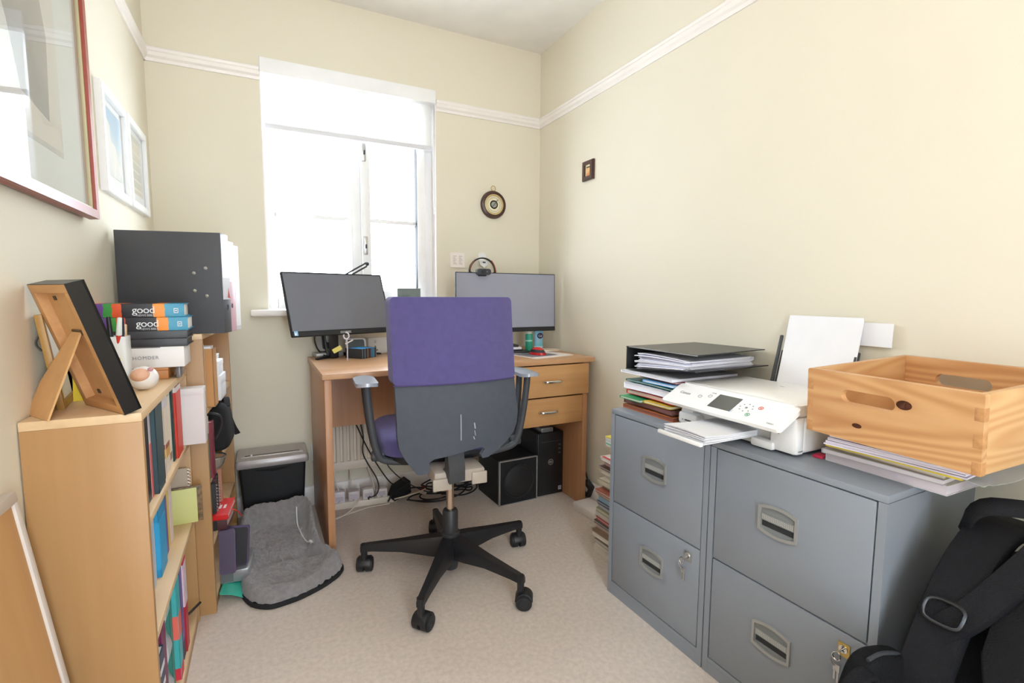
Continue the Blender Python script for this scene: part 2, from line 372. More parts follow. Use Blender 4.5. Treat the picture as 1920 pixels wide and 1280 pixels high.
# large framed print, left wall (local: x out of the wall, y along it, z up)
red_frame = mat('red_brown_frame_lacquer', (150, 62, 44), .3)
p = thing('framed_print', 'large red-brown framed print under glass with gold inner edge, left wall', 'picture', (XL+.003, .87, 1.228), (0, 0, -.5))
b = MB(); L_, Hh = .775, .66
for k in range(4): b.sheet(rect(.0005*k, L_-.0005*k, .0005*k, Hh-.0005*k), 'x', .0055*k, .0055, red_frame, holes=[rect(.022-.001*(3-k)*0, L_-.022, .022, Hh-.022)])
b.build('frame', p)
gold = mat('gold_slip', (188, 176, 140), .4, metal=.25)
b = MB()
b.sheet(rect(.022, L_-.022, .022, Hh-.022), 'x', .006, .009, gold, holes=[rect(.027, L_-.027, .027, Hh-.027)])
b.build('gold_slip', p)
b = MB(); b.bb(.004, .006, .02, L_-.02, .02, Hh-.02, C((214, 219, 214), .8))
b.bb(.006, .0065, .05, .60, .11, Hh-.06, art('faded_map_print', [(0, (196, 194, 184)), (.4, (176, 178, 172)), (.6, (206, 202, 190)), (1, (212, 212, 204))], 'z', 0, .7, .5, 5))
b.sheet([(.30, Hh-.05), (.30, .40), (.36, .30), (.40, .19), (.53, .17), (.545, .34), (.52, .42), (.54, Hh-.05)], 'x', .0065, .0004, art('grey_map_figure', [(0, (150, 150, 146)), (.5, (128, 128, 126)), (1, (170, 168, 158))], 'z', 0, .7, .4, 8))
b.sheet([(.10, .12), (.60, .12), (.58, .17), (.50, .155), (.44, .19), (.36, .16), (.28, .18), (.2, .15), (.12, .17)], 'x', .0065, .0004, art('faded_ground', [(0, (190, 186, 176)), (1, (206, 202, 190))], 'y', .1, .5, .4, 25))
b.build('print', p)
MB().bb(.0095, .0115, .02, L_-.02, .02, Hh-.02, clear).build('glazing', p)
def white_pic(y, z, w_, h_, label, stops, shapes):
    p = thing('framed_picture', label, 'picture', (XL, y, z), (0, 0, 0), 'white framed pictures by the corner'); b = MB(); f = .026
    b.sheet(rect(0, w_, 0, h_), 'x', 0, .016, white_pl, holes=[rect(f, w_-f, f, h_-f)]); b.sheet(rect(.002, w_-.002, .002, h_-.002), 'x', .016, .002, white_pl, holes=[rect(f-.001, w_-f+.001, f-.001, h_-f+.001)])
    b.build('frame', p)
    b = MB(); b.bb(.003, .005, f, w_-f, f, h_-f, C((238, 240, 240), .8)); b.bb(.005, .0056, f+.02, w_-f-.02, f+.035, h_-f-.02, art('print_'+label[:6], stops, 'z', .03, h_, .12, 9)); shapes(b, w_, h_); b.build('print', p)
    MB().bb(.0066, .0076, f, w_-f, f, h_-f, museum_glass).build('glazing', p)
white_pic(1.812, 1.332, .285, .306, 'white framed blue sky picture, nearer of the white pair on left wall',
    [(0, (196, 206, 210)), (.25, (214, 216, 208)), (.55, (222, 226, 222)), (.75, (178, 206, 226)), (1, (160, 196, 224))],
    lambda b, w, h: b.sheet([(.05, .062), (.20, .062), (.23, .10), (.19, .12), (.17, .16), (.12, .165), (.115, .21), (.085, .225), (.075, .21), (.05, .212)], 'x', .0057, .0003, art('pale_tower', [(0, (190, 196, 200)), (.5, (222, 224, 222)), (1, (236, 236, 232))], 'z', .06, .16, .2, 30)))
white_pic(2.118, 1.334, .29, .31, 'white framed picture of pale rows, beside the room corner on left wall',
    [(0, (206, 200, 186)), (.3, (222, 210, 190)), (.55, (200, 206, 196)), (.8, (224, 216, 198)), (1, (190, 206, 200))],
    lambda b, w, h: [b.bb(.0057, .006, .055+.012*(k % 2), w-.06-.02*(k % 3), .075+.032*k, .081+.032*k, C((236, 230, 214), .8)) for k in range(6)])
p = thing('miniature_picture', 'tiny dark framed orange picture alone on right wall', 'picture', (XR, 2.03, 1.603)); b = MB()
b.sheet(rect(0, .09, 0, .094), 'x', 0, -.011, dark_wood, holes=[rect(.020, .070, .018, .076)]); b.sheet(rect(.004, .086, .004, .09), 'x', -.011, -.003, dark_wood, holes=[rect(.022, .068, .02, .074)])
b.build('frame', p)
b = MB(); b.bb(-.006, -.004, .02, .07, .018, .076, C((240, 226, 190), .7)).bb(-.0066, -.006, .027, .061, .024, .066, art('orange_print', [(0, (226, 150, 90)), (.5, (212, 96, 56)), (1, (236, 190, 130))], 'z', .02, .05, .05, 60)).bb(-.0072, -.0066, .03, .058, .06, .066, C((60, 70, 60), .7)); b.build('print', p)
# barometer
p = thing('barometer', 'round dark wood barometer with brass dial on back wall', 'barometer', (1.157, YB, 1.536)); Xb = T(rx=90)
MB().lathe([(0, 0), (.074, 0), (.076, .008), (.072, .018), (.06, .022), (.053, .016), (0, .014)], dark_wood, 48, Xb).build('case', p)
brass = mat('brass', (206, 176, 104), .3, metal=.8)
MB().lathe([(.046, .0165), (.055, .0165), (.056, .021), (.05, .023), (.046, .02)], mat('pale_brass', (206, 182, 130), .4, metal=.2), 48, Xb).build('bezel', p)
dial = MB(); dial.lathe([(0, .0155), (.047, .0155), (.047, .017), (0, .017)], C((232, 224, 192), .5), 48, Xb)
for k in range(30):
    a = 2*math.pi*k/30; dial.bb(-.0006, .0006, -.0185, -.017, .034, .041, C((96, 84, 56), .6), X=Matrix.Rotation(a, 4, 'Y'))
dial.lathe([(0, .017), (.017, .017), (.017, .0175), (0, .0175)], C((150, 150, 140), .5), 24, Xb); dial.build('dial', p)
MB().bb(-.0012, .0012, -.02, -.0186, -.014, .036, black_pl, X=Matrix.Rotation(.7, 4, 'Y')).build('pointer', p)
MB().tube([(.014*math.cos(t*.628), -.008, .089+.014*math.sin(t*.628)) for t in range(10)], .0018, brass, 8, None, 1, True).build('hanging_ring', p)
# taped note, hook, headset
p = thing('note_card', 'white card with two printed columns taped beside window', 'card', (.905, YB, 1.186))
b = MB(); b.sheet(rrect(0, .082, 0, .08, .006), 'y', -.002, .0012, C((238, 228, 222), .7), lambda v: Vector((v.x, v.y-.006*(1-v.z/.08)**2, v.z)), 4, 6)
for c_ in (.016, .05):
    for k in range(7): b.bb(c_, c_+.02-.004*(k % 3), -.0033-.004*(1-(.018+k*.007)/.08)**2, -.0022-.004*(1-(.018+k*.007)/.08)**2, .018+k*.007, .0205+k*.007, C((186, 176, 172), .8))
b.build('card_sheet', p)
p = thing('wall_hook', 'white plastic hook on the back wall holding the headset', 'hook', (1.092, YB, 1.195))
b = MB(); b.sheet(rrect(-.021, .021, .012, .075, .014), 'y', -.005, .005, white_pl); b.build('hook_plate', p)
b = MB(); b.sheet([(-.03, .03), (.03, .03), (.022, .008), (.0, -.006), (-.022, .008)], 'y', -.03, .012, white_pl); b.bb(-.012, .012, -.03, -.004, .016, .028, white_pl, .003); b.build('hook_prong', p)
p = thing('headset', 'black headset with orange wire hung on the white wall hook', 'headset', (1.076, YB-.045, 1.165))
arc = [(.076*math.cos(R(a)), 0, .074*math.sin(R(a))) for a in range(-10, 191, 10)]
MB().ribbon(arc, .016, .007, black_pl, (0, 1, 0), None, 1).build('headband', p)
MB().tube([(.078, -.009, .0), (.07, -.009, .035), (.05, -.009, .062)], .0022, C((206, 96, 60), .5), 6).build('wire', p); MB().tube([(-.078, -.009, .01), (-.07, -.009, .036), (-.052, -.009, .058)], .0022, C((150, 80, 60), .5), 6).build('wire', p)
for s in (-1, 1): MB().cyl((s*.062, 0, -.03), (s*.084, 0, -.03), .03, .028, black_mt, 24, None, .006).build('ear_cup', p)
# wall sockets, radiator
def socket(x0, z0, label, n=2):
    p = thing('wall_socket', label, 'socket', (x0, YB, z0)); MB().bb(0, .146, -.011, 0, 0, .086, white_pl, .003).build('faceplate', p)
    for k in range(n):
        b = MB(); x = .022+k*.073
        b.bb(x+.009, x+.019, -.0125, -.0105, .058, .074, C((205, 205, 205), .4), .001)
        for dx, dz, w_, h_ in ((.011, .036, .005, .009), (.001, .02, .008, .005), (.018, .02, .008, .005)): b.bb(x+dx, x+dx+w_, -.0118, -.0108, dz, dz+h_, C((60, 60, 60), .6))
        b.build('switch', p)
socket(.462, .734, 'white double wall socket above the desk, behind left monitor')
socket(.178, .222, 'white wall socket low on the back wall, between shredder and desk leg')
p = thing('radiator', 'ribbed cream panel radiator under the desk below the window', 'radiator', (.245, YB-.022, .17)); b = MB()
n_ = 24; wid = .78; pts = []
for k in range(n_):
    x = wid*k/n_; s_ = wid/n_; pts += [(x, -.035), (x+s_*.25, -.035), (x+s_*.4, -.045), (x+s_*.85, -.045)]
pts += [(wid, -.035), (wid, -.02), (0, -.02)]
b.prism([(q[0], q[1]) for q in pts], 'z', .04, .42, C((226, 214, 198), .4)); b.bb(0, wid, -.046, -.016, .0, .045, C((226, 214, 198), .4), .006).bb(0, wid, -.046, -.016, .415, .45, C((226, 214, 198), .4), .006); b.build('panel', p)
b = MB(); b.cyl((.02, -.03, -.17), (.02, -.03, .03), .0075, .0075, C((200, 190, 180), .3), 12); b.build('pipe', p)
b = MB(); b.bb(.15, .18, -.02, .021, .05, .4, white_pl); b.build('bracket', p); MB().bb(.6, .63, -.02, .021, .05, .4, white_pl).build('bracket', p)

# ------------------------------------------------------------------ desk
DK = thing('desk', 'beech office desk with two drawers under the window', 'desk', (.183, 1.957, 0), (0, 0, .6)); DL = 1.252; DH = .74
MB().bb(0, DL, 0, .595, DH-.022, DH, desk_wood, .0015).build('desktop', DK)
MB().bb(.008, .034, .014, .585, 0, DH-.022, desk_side, .001).build('side_panel', DK)
MB().bb(1.196, 1.222, .014, .585, 0, DH-.022, desk_side, .001).build('side_panel', DK)
MB().bb(.034, .83, .44, .456, .42, DH-.022, desk_side).build('modesty_panel', DK)
MB().bb(.80, .816, .03, .56, .425, DH-.022, desk_side).build('drawer_divider', DK)
def drawer(x0, x1, z0, z1, y, hx, hz):
    d = MB().bb(x0, x1, y, y+.018, z0, z1, desk_draw, .0015).bb(x0+.02, x1-.02, y+.018, .50, z0+.02, z1-.03, desk_side).build('drawer', DK)
    MB().tube([(hx-.05, y+.002, hz), (hx-.046, y-.016, hz), (hx-.02, y-.024, hz), (hx+.02, y-.024, hz), (hx+.046, y-.016, hz), (hx+.05, y+.002, hz)],
              lambda t: .0035+.0028*math.sin(math.pi*t), chrome, 10).build('handle', d)
drawer(.812, 1.222, .565, .712, .004, 1.012, .638); drawer(.818, 1.196, .424, .556, .018, 1.0, .491)

# ------------------------------------------------------------------ monitors
def monitor(name, label, loc, yaw, tilt, w_, h_, rnd, sticker, pivot):
    p = thing('monitor', label, 'monitor', loc, (0, 0, yaw)); X = T(0, 0, pivot, -tilt)
    b = MB(); b.sheet(rrect(-w_/2, w_/2, -h_/2, h_/2, rnd), 'y', .0, .009, black_mt, None, 0, 0, X); b.sheet(rrect(-w_*.44, w_*.44, -h_*.42, h_*.42, .01), 'y', .008, .014, black_mt, None, 0, 0, X)
    b.bb(-w_*.3, w_*.3, .02, .05, -h_*.32, h_*.3, black_pl, .012, 2, X); b.bb(-w_/2, w_/2, -.003, .0005, -h_/2, -h_/2+.02, black_mt, .002, 1, X); b.build('housing', p)
    return p, X
mR, X = monitor('m', 'black flat monitor at the right end of the desk', (1.121, 2.30, .74), 0, 1.5, .566, .302, .003, 0, .26)
b = MB(); b.bb(-.279, .279, -.0012, .001, -.128, .147, mat('pale_matt_screen_reflection', (150, 153, 168), .5, spec=.5), X=X); b.build('screen', mR)  # paler base colour paints in this screen's brighter reflection
b = MB(); b.bb(-.028, .028, .05, .085, .0, .28, black_pl, .006).bb(-.03, .03, .03, .06, .2, .3, black_pl, .006); b.build('stand', mR)
b = MB(); b.sheet(rrect(-.12, .12, -.06, .14, .03), 'z', .0, .008, black_pl); b.build('base', mR)
mL, X = monitor('m', 'black monitor tilted back and turned, left end of the desk', (.309, 2.38, .74), 19.7, 19.5, .484, .292, .005, 1, .257)
b = MB(); b.bb(-.235, .235, -.0012, .001, -.122, .139, screen_mat, X=X); b.build('screen', mL)
b = MB(); b.text('AOC', .011, C((190, 190, 190), .4), X @ face_xf((.01, -.0034, -.136), (1, 0, 0), (0, 0, 1)), .0003, 1.1)
b.bb(-.026, .046-.02, -.0033, -.003, -.1415, -.1305, C((120, 120, 122), .4), X=X); b.build('badge', mL)
b = MB(); b.bb(-.231, -.215, -.0034, -.003, -.142, -.122, C((150, 200, 235), .4), X=X).bb(-.229, -.221, -.0036, -.0032, -.139, -.13, C((240, 245, 250), .4), X=X).build('energy_sticker', mL)
b = MB(); b.bb(-.02, .02, .06, .085, .0, .24, black_pl, .006).bb(-.025, .025, .02, .08, .2, .27, black_pl, .006); b.build('stand', mL)
b = MB(); BO = T(.07, .05, 0)
for s in (-1, 1): b.loft([[(s*.165, .0-.005, 0), (s*.165, -.005, .008), (s*.165, .014, .008), (s*.165, .014, 0)], [(s*.02, .07, 0), (s*.02, .07, .014), (s*.02, .105, .014), (s*.02, .105, 0)], [(0, .072, 0), (0, .072, .016), (0, .108, .016), (0, .108, 0)]], black_pl, True, BO)
b.build('base', mL)
# webcam on the right monitor
p = thing('webcam', 'small black webcam clipped to the top of the right monitor', 'webcam', (.979, 2.288, 1.152))
MB().sheet(rrect(-.037, .037, -.014, .016, .012), 'y', -.014, .026, mat('webcam_gloss', (52, 56, 64), .2), None).build('body', p)
b = MB(); b.cyl((-.004, -.0145, .001), (-.004, -.017, .001), .008, .0075, black_pl, 20).cyl((.016, -.0145, .002), (.016, -.0155, .002), .003, .003, C((120, 125, 135), .3), 12); b.build('lens', p)
MB().bb(-.022, .022, .006, .035, -.02, .003, black_pl, .004).build('clip', p)
# desk lamp arm behind the left monitor
p = thing('desk_lamp', 'thin black twin-rod lamp arm rising behind left monitor', 'lamp', (.34, 2.555, .967)); b = MB()
for dz in (0, .018): b.tube([(-.03, -.06, .123+dz), (.113, -.06, .208+dz)], .0042, black_pl, 8)
b.sph((.115, -.06, .219), .010, black_pl, None, 12, 8); b.build('arm', p)
b = MB(); b.tube([(-.03, -.06, .132), (-.03, -.03, .08), (-.02, 0, .015)], .006, black_pl, 8, None, 0); b.cyl((-.02, 0, 0), (-.02, 0, .02), .034, .03, black_pl, 24); b.build('base', p)
# photo card on the sill
p = thing('photo_card', 'small black and white photo card standing on the window sill', 'photo', (.68, 2.575, WZ0))
MB().bb(-.062, .062, -.002, .002, 0, .105, C((200, 204, 204), .5)).build('card', p)
MB().bb(-.06, .06, -.0026, -.002, .002, .103, art('monochrome_photo', [(0, (200, 206, 204)), (.6, (214, 216, 214)), (.74, (90, 100, 92)), (1, (120, 132, 132))], 'z', 0, .105, .06, 40)).build('print', p)
# clock stand
p = thing('stand_clock', 'grey stand with a dark square clock face under left monitor', 'clock', (.272, 2.512, .74), (0, 0, 8)); Xc = T(0, 0, 0, -14)
b = MB(); b.sheet(rrect(-.052, .044, .028, .125, .02), 'y', .0, .02, C((172, 166, 160), .35, metal=.3), None, 0, 0, Xc); b.bb(-.07, .06, -.03, .05, 0, .022, C((160, 158, 154), .35, metal=.3), .006); b.build('stand', p)
b = MB(); b.sheet(rrect(-.03, .036, .038, .12, .008), 'y', -.006, .006, C((58, 60, 66), .3), None, 0, 0, Xc); b.build('clock_face', p)
b = MB(); b.cyl((.003, -.0062, .088), (.003, -.0075, .088), .021, .021, C((186, 190, 192), .5), 28, Xc).cyl((.003, -.0077, .088), (.003, -.008, .088), .008, .008, C((214, 216, 216), .5), 20, Xc); b.build('dial', p)
# small screen with white rim
p = thing('smart_display', 'small dark screen with white rim behind the blue note box', 'display', (.392, 2.462, .74), (0, 0, 8)); Xd = T(0, 0, 0, -12)
MB().sheet(rrect(-.048, .048, .0, .088, .012), 'y', .0, .012, white_pl, None, 0, 0, Xd).build('casing', p)
MB().sheet(rrect(-.044, .04, .004, .082, .01), 'y', -.002, .002, C((70, 84, 88), .25), None, 0, 0, Xd).build('screen', p)
MB().bb(-.03, .03, .008, .04, 0, .02, white_pl, .004).build('foot', p)
# memo block and its box
stripes = ramp_mat('striped_card', [(0, (60, 66, 72)), (.08, (205, 210, 214)), (.1, (52, 60, 70)), (.22, (86, 130, 160)), (.27, (58, 50, 48)), (.4, (200, 208, 212)), (.42, (70, 52, 46)), (.55, (96, 84, 76)), (.6, (60, 120, 170)), (.76, (96, 150, 190)), (.8, (58, 66, 74)), (.9, (212, 216, 216)), (.92, (66, 58, 56))], 'x', .115, -.057, .5, 0, 8, True)
p = thing('memo_box', 'striped square holder beside the left monitor foot', 'holder', (.405, 2.425, .74), (0, 0, 38)); b = MB(); q = .05; h_ = .046
b.bb(-q, q, -q, -q+.004, 0, h_, stripes).bb(-q, q, q-.004, q, 0, h_, stripes).bb(-q, -q+.004, -q, q, 0, h_, stripes).bb(q-.004, q, -q, q, 0, h_, stripes); b.bb(-q, q, -q, q, 0, .003, stripes); b.build('holder_box', p)
p = thing('memo_block', 'stack of bright blue notes in the striped holder', 'notes', (.405, 2.425, .743), (0, 0, 38))
MB().bb(-q+.005, q-.005, -q+.005, q-.005, 0, .042, C((60, 160, 226), .7), .001).build('note_stack', p)
p = thing('key_fob', 'yellow tag with white ring loop propped on left monitor foot', 'tag', (.325, 2.335, .74))
b = MB(); b.prism(rrect(-.045, -.005, .028, .048, .003), 'y', -.004, .004, C((224, 212, 110), .5), 0, T(0, 0, .03, 0, -28)); b.build('tag', p)
b = MB(); b.tube([(.001+.012*math.cos(t*.7), 0, .112+.015*math.sin(t*.7)) for t in range(9)], .0035, C((220, 214, 226), .4), 8, None, 1, True); b.tube([(.003, 0, .098), (.005, 0, .07), (.004, 0, .0)], .003, C((206, 200, 214), .4), 8); b.tube([(-.004, 0, .075), (.03, 0, .092)], .0032, C((224, 218, 214), .4), 8); b.build('loop', p)
p = thing('jar_lid', 'small pale disc lying on the desk beside the wall socket', 'disc', (.575, 2.50, .74)); MB().lathe([(0, 0), (.034, 0), (.036, .008), (.03, .013), (0, .014)], C((206, 190, 170), .35)).build('disc', p)
# things at the right end of the desk
p = thing('spray_bottle', 'green bottle with pale cap under the right monitor', 'bottle', (1.266, 2.335, .74))
b = MB(); b.lathe([(0, 0), (.018, 0), (.0195, .004), (.0195, .088), (.016, .093), (0, .093)], C((46, 160, 132), .35), 28); b.lathe([(.0197, .052), (.0199, .053), (.0199, .06), (.0197, .061)], C((140, 210, 190), .4), 28); b.build('bottle_body', p)
MB().lathe([(.0, .093), (.017, .093), (.017, .112), (.0, .114)], C((216, 222, 200), .4), 28).build('cap', p)
p = thing('wipes_tub', 'blue and white oval tub with dark oval logo near the wall', 'tub', (1.345, 2.37, .74)); b = MB()
b.loft([[(.027*s_*math.cos(R(a)), .018*s_*math.sin(R(a)), z) for a in range(0, 360, 15)] for s_, z in ((1, 0), (1, .1), (.9, .108))], ramp_mat('tub_print', [(0, (222, 226, 236)), (.16, (226, 230, 238)), (.2, (110, 200, 214)), (.5, (150, 190, 214)), (.7, (160, 205, 228)), (1, (120, 186, 220))], 'z', .11, 0, .4))
b.cyl((0, -.0172, .078), (0, -.0188, .078), .016, .016, C((44, 46, 84), .4), 24, Matrix.Diagonal((1.15, 1, 1, 1)))
b.text('Cal', .017, C((235, 236, 244), .5), face_xf((.0, -.0192, .077), (1, 0, 0), (0, 0, 1)), .0003); b.build('tub_body', p)
p = thing('mouse_mat', 'white edged grey picture mat on the desk corner', 'mouse mat', (1.235, 2.145, .74), (0, 0, 12))
b = MB(); b.sheet(rrect(-.12, .13, -.10, .13, .01), 'z', 0, .003, C((236, 228, 226), .6)); b.build('mat_sheet', p)
MB().bb(-.115, .06, -.06, .10, .003, .0034, art('mat_print', [(0, (128, 128, 140)), (.5, (160, 158, 170)), (1, (110, 112, 124))], 'x', -.1, .2, .3, 14)).build('print', p)
p = thing('computer_mouse', 'red and grey wireless mouse on the mouse mat', 'mouse', (1.218, 2.155, .7435), (0, 0, 15))
def half(b, m, lo, hi, sx=1):
    t = bmesh.new(); bmesh.ops.create_uvsphere(t, u_segments=28, v_segments=18, radius=1)
    bmesh.ops.transform(t, matrix=Matrix.Diagonal((.031*sx, .05*sx, .037*sx, 1)), verts=t.verts)
    bmesh.ops.bisect_plane(t, geom=t.verts[:]+t.edges[:]+t.faces[:], plane_co=(0, 0, max(lo, 0)), plane_no=(0, 0, -1), clear_outer=True)
    bmesh.ops.bisect_plane(t, geom=t.verts[:]+t.edges[:]+t.faces[:], plane_co=(0, 0, hi), plane_no=(0, 0, 1), clear_outer=True)
    b.merge(t, m)
b = MB(); half(b, C((205, 32, 36), .25), 0, .012, 1.02); half(b, C((216, 44, 46), .25), .026, .05); b.build('shell', p)
b = MB(); half(b, C((52, 52, 58), .35), .012, .026, 1.005); b.build('grip_band', p)
p = thing('notebook', 'black notebook lowest under the pad, behind the chair on desk', 'notebook', (1.145, 2.36, .74), (0, 0, 6)); MB().bb(-.10, .055, -.07, .09, 0, .016, C((40, 40, 44), .6), .002).build('cover', p)
p = thing('notepad', 'white notepad lying on the black notebook behind the chair', 'notepad', (1.15, 2.365, .756), (0, 0, -4)); b = MB(); b.bb(-.10, .055, -.07, .09, 0, .012, paper, .001); b.build('pages', p)
MB().bb(-.10, .04, -.066, .085, .012, .024, C((48, 48, 52), .6), .002).build('cover', p)
p = thing('phone_cable', 'pale cable looped on the desk near the right wall', 'cable', (1.37, 2.30, .74)); MB().tube([(-.06, -.02, .004), (.0, -.05, .004), (.06, -.03, .004), (.055, .03, .004), (.0, .05, .006), (-.05, .02, .004), (-.02, -.03, .007), (.04, -.02, .007)], .003, C((222, 206, 186), .5), 8).build('lead', p)
p = thing('monitor_cable', 'black cables hanging behind the left monitor down to the desk', 'cable', (.2, 2.5, .74))
b = MB(); b.tube([(.02, -.02, .16), (.0, .0, .09), (.02, 0, .03), (.05, -.03, .006), (.09, -.03, .004)], .0035, black_pl, 8).tube([(.045, -.03, .15), (.05, -.02, .07), (.06, -.03, .01)], .006, black_pl, 8); b.build('lead', p)

# ------------------------------------------------------------------ office chair
fab = mat('purple_fabric', (86, 79, 132), .9, bump=.5, bscale=650, var=.06, vscale=50, sheen=.15)
shell_m = mat('charcoal_fabric', (75, 80, 90), .75, bump=.3, bscale=600, var=.05, vscale=40)
beige_pl = mat('cream_plastic', (176, 164, 150), .5)
CH = thing('office_chair', 'swivel office chair with purple seat and sleeve, grey shell back, in front of desk', 'chair', (.587, 1.682, 0))
ANG = [234.3, 296.4, 10.8, 152.7, 82]
for a in ANG:
    ca, sa = math.cos(R(a)), math.sin(R(a)); Xa = Matrix.Rotation(R(a), 4, 'Z')
    b = MB(); secs = []
    for r_, zt, zb, w_ in ((.02, .155, .075, .026), (.08, .147, .082, .026), (.18, .132, .092, .019), (.285, .118, .09, .014), (.315, .114, .088, .013), (.335, .108, .084, .011)):
        h2 = (zt-zb)*.3
        secs.append([(r_, -w_*.75, zt), (r_, -w_, zt-h2), (r_, -w_, zb), (r_, w_, zb), (r_, w_, zt-h2), (r_, w_*.75, zt)])
    b.loft(secs, black_pl, True, Xa); b.cyl((.324, 0, .055), (.324, 0, .112), .0115, .013, black_pl, 16, Xa, .002)
    b.build('base_arm', CH, 40)
    sw = {234.3: 40, 296.4: -30, 10.8: 80, 152.7: 70, 82: 65}[a]
    Xc = Matrix.Translation((.324*ca, .324*sa, 0)) @ Matrix.Rotation(R(sw), 4, 'Z') @ Matrix.Translation((.012, 0, 0))
    b = MB(); b.prism([(.0305*math.cos(R(a_)), .0275+.0305*math.sin(R(a_))) for a_ in range(8, 180, 12)]+[(-.024, .03), (.024, .03)], 'y', -.0235, .0235, black_pl, .002, Xc); b.cyl((-.012, 0, .05), (-.012, 0, .07), .011, .009, black_pl, 16, Xc)
    cs = b.build('caster', CH)
    for s_ in (-1, 1):
        wb = MB(); wb.cyl((0, s_*.002, .0275), (0, s_*.029, .0275), .0275, .027, black_pl, 32, Xc, .003).cyl((0, s_*.029, .0275), (0, s_*.0305, .0275), .018, .016, black_mt, 20, Xc); wb.build('wheel', cs)
b = MB(); b.lathe([(0, .022), (.014, .02), (.026, .028), (.029, .04), (.029, .15), (.036, .155), (.036, .165), (.0285, .17), (.0285, .245), (.024, .252), (0, .252)], mat('hub_plastic', (46, 47, 50), .45), 32); b.build('hub', CH)
MB().cyl((0, 0, .25), (0, 0, .42), .0145, .0145, mat('gas_column_steel', (205, 185, 165), .22, metal=1), 24).build('gas_column', CH)
rotc = Matrix.Rotation(R(-4), 4, 'Z')
b = MB(); b.bb(-.095, .085, -.15, .12, .405, .45, beige_pl, .01, 2, rotc).bb(-.032, .032, -.10, .06, .382, .43, grey_pl, .01, 2, rotc).bb(-.10, -.035, -.156, -.146, .388, .43, beige_pl, .004, 2, rotc).bb(.035, .09, -.156, -.146, .395, .438, beige_pl, .004, 2, rotc)
b.build('tilt_mechanism', CH)
# seat cushion: rounded pad with a soft front edge
def seat_ring(s_, z): return [(s_*sx_, s_*sy_+.125, z) for sx_, sy_ in rrect(-.245, .195, -.195, .215, .09, 6)]
b = MB(); b.loft([seat_ring(.90, .484), seat_ring(.985, .488), seat_ring(1, .50), seat_ring(1, .522), seat_ring(.985, .537), seat_ring(.93, .548), seat_ring(.6, .55), seat_ring(.15, .545)], fab, True, rotc); b.build('seat', CH, 60)
b = MB(); b.loft([seat_ring(.7, .448), seat_ring(.86, .452), seat_ring(.93, .47), seat_ring(.93, .488)], black_pl, True, rotc); b.build('seat_pan', CH)
# back: one curved shell; world x measured from the chair root
def bend(v):   # v.y is depth in the panel, bend forward at the sides and follow the lumbar curve
    u = (v.x+.045)/.205; z = v.z
    lum = -.018*math.exp(-((z-.70)/.13)**2)+.02*max(0, (.60-z)/.2)**1.6+.02*max(0, (z-.85)/.2)
    return Vector((v.x, v.y-.222+.035*u*u+lum+.0, v.z))
px2 = [(-.245, .775), (-.243, .72), (-.238, .60), (-.232, .565), (-.212, .525), (-.186, .488), (-.178, .477), (-.165, .474), (-.142, .477), (-.138, .495), (-.142, .512), (-.128, .524), (-.09, .528), (-.02, .538),
       (.032, .545), (.046, .535), (.034, .515), (.040, .503), (.062, .503), (.10, .522), (.135, .545), (.163, .573), (.176, .605), (.178, .645), (.166, .705), (.159, .78)]
b = MB(); b.sheet(px2, 'y', 0, .016, shell_m, bend, 14, 14)
# pale scuffs on the back
sc = mat('pale_scuff', (176, 178, 184), .8)
for x0, x1, za, zb in ((-.047, -.0445, .665, .578), (.0, .004, .632, .612), (.003, .005, .606, .588), (.0, .003, .586, .575)):
    b.sheet([(x0, za), (x1, za), (x1+.004, zb), (x0+.004, zb)], 'y', -.0006, .0006, sc, bend, 0, 8)
b.build('back_shell', CH, 50)
b = MB(); bmz = rrect(-.250, .160, .765, 1.033, .016, 4)
b.sheet(bmz, 'y', -.006, .06, fab, lambda v: bend(Vector((v.x, v.y, v.z))), 14, 10)
b.build('back_sleeve', CH, 60)
b = MB(); b.sheet(rrect(-.228, .145, .56, .775, .03, 4), 'y', .016, .032, fab, bend, 12, 8); b.build('back_cushion', CH, 60)
b = MB(); b.sheet([(-.249, .767), (.159, .767), (.159, .764), (-.249, .764)], 'y', -.0072, .003, mat('purple_seam', (74, 60, 112), .9), bend, 14, 0); b.build('sleeve_seam', CH)
b = MB(); b.loft([[(-.075, -.19, .545), (-.02, -.19, .553), (-.02, -.165, .553), (-.075, -.165, .545)], [(-.07, -.195, .47), (-.015, -.195, .475), (-.015, -.15, .475), (-.07, -.15, .47)], [(-.06, -.17, .415), (-.006, -.17, .42), (-.006, -.06, .42), (-.06, -.06, .415)]], grey_pl); b.build('back_bracket', CH)
# armrests: twin-strut loop, pad on top, pivot knob at the seat
def armrest(s_):
    x = s_*.292; Xm = rotc
    b = MB()
    for dy in (-.028, .03): b.tube([(x, dy*1.3, .742), (x+s_*-.002, dy*1.25, .70), (x-s_*.012, dy, .60), (x-s_*.03, dy*.8, .50), (x-s_*.05, dy*.6, .468), (x-s_*.15, dy*.6, .455)], lambda t: .0125, grey_pl, 10, Xm)
    b.cyl((x-s_*.015, 0, .487), (x-s_*.055, 0, .482), .019, .019, grey_pl, 20, Xm, .003)
    o = b.build('armrest', CH, 50)
    pad = MB(); pad.sheet(rrect(-.036, .036, -.085, .085, .03, 6), 'z', 0, .012, mat('glossy_arm_pad', (158, 162, 172), .2, spec=.8), lambda v: Vector((v.x, v.y, v.z-.012*(v.x/.036)**2*.3)), 4, 6, Xm @ T(x, .0, .742)); pad.build('arm_pad', o)  # pad colour lightened to hold a white reflection
armrest(-1); armrest(1)

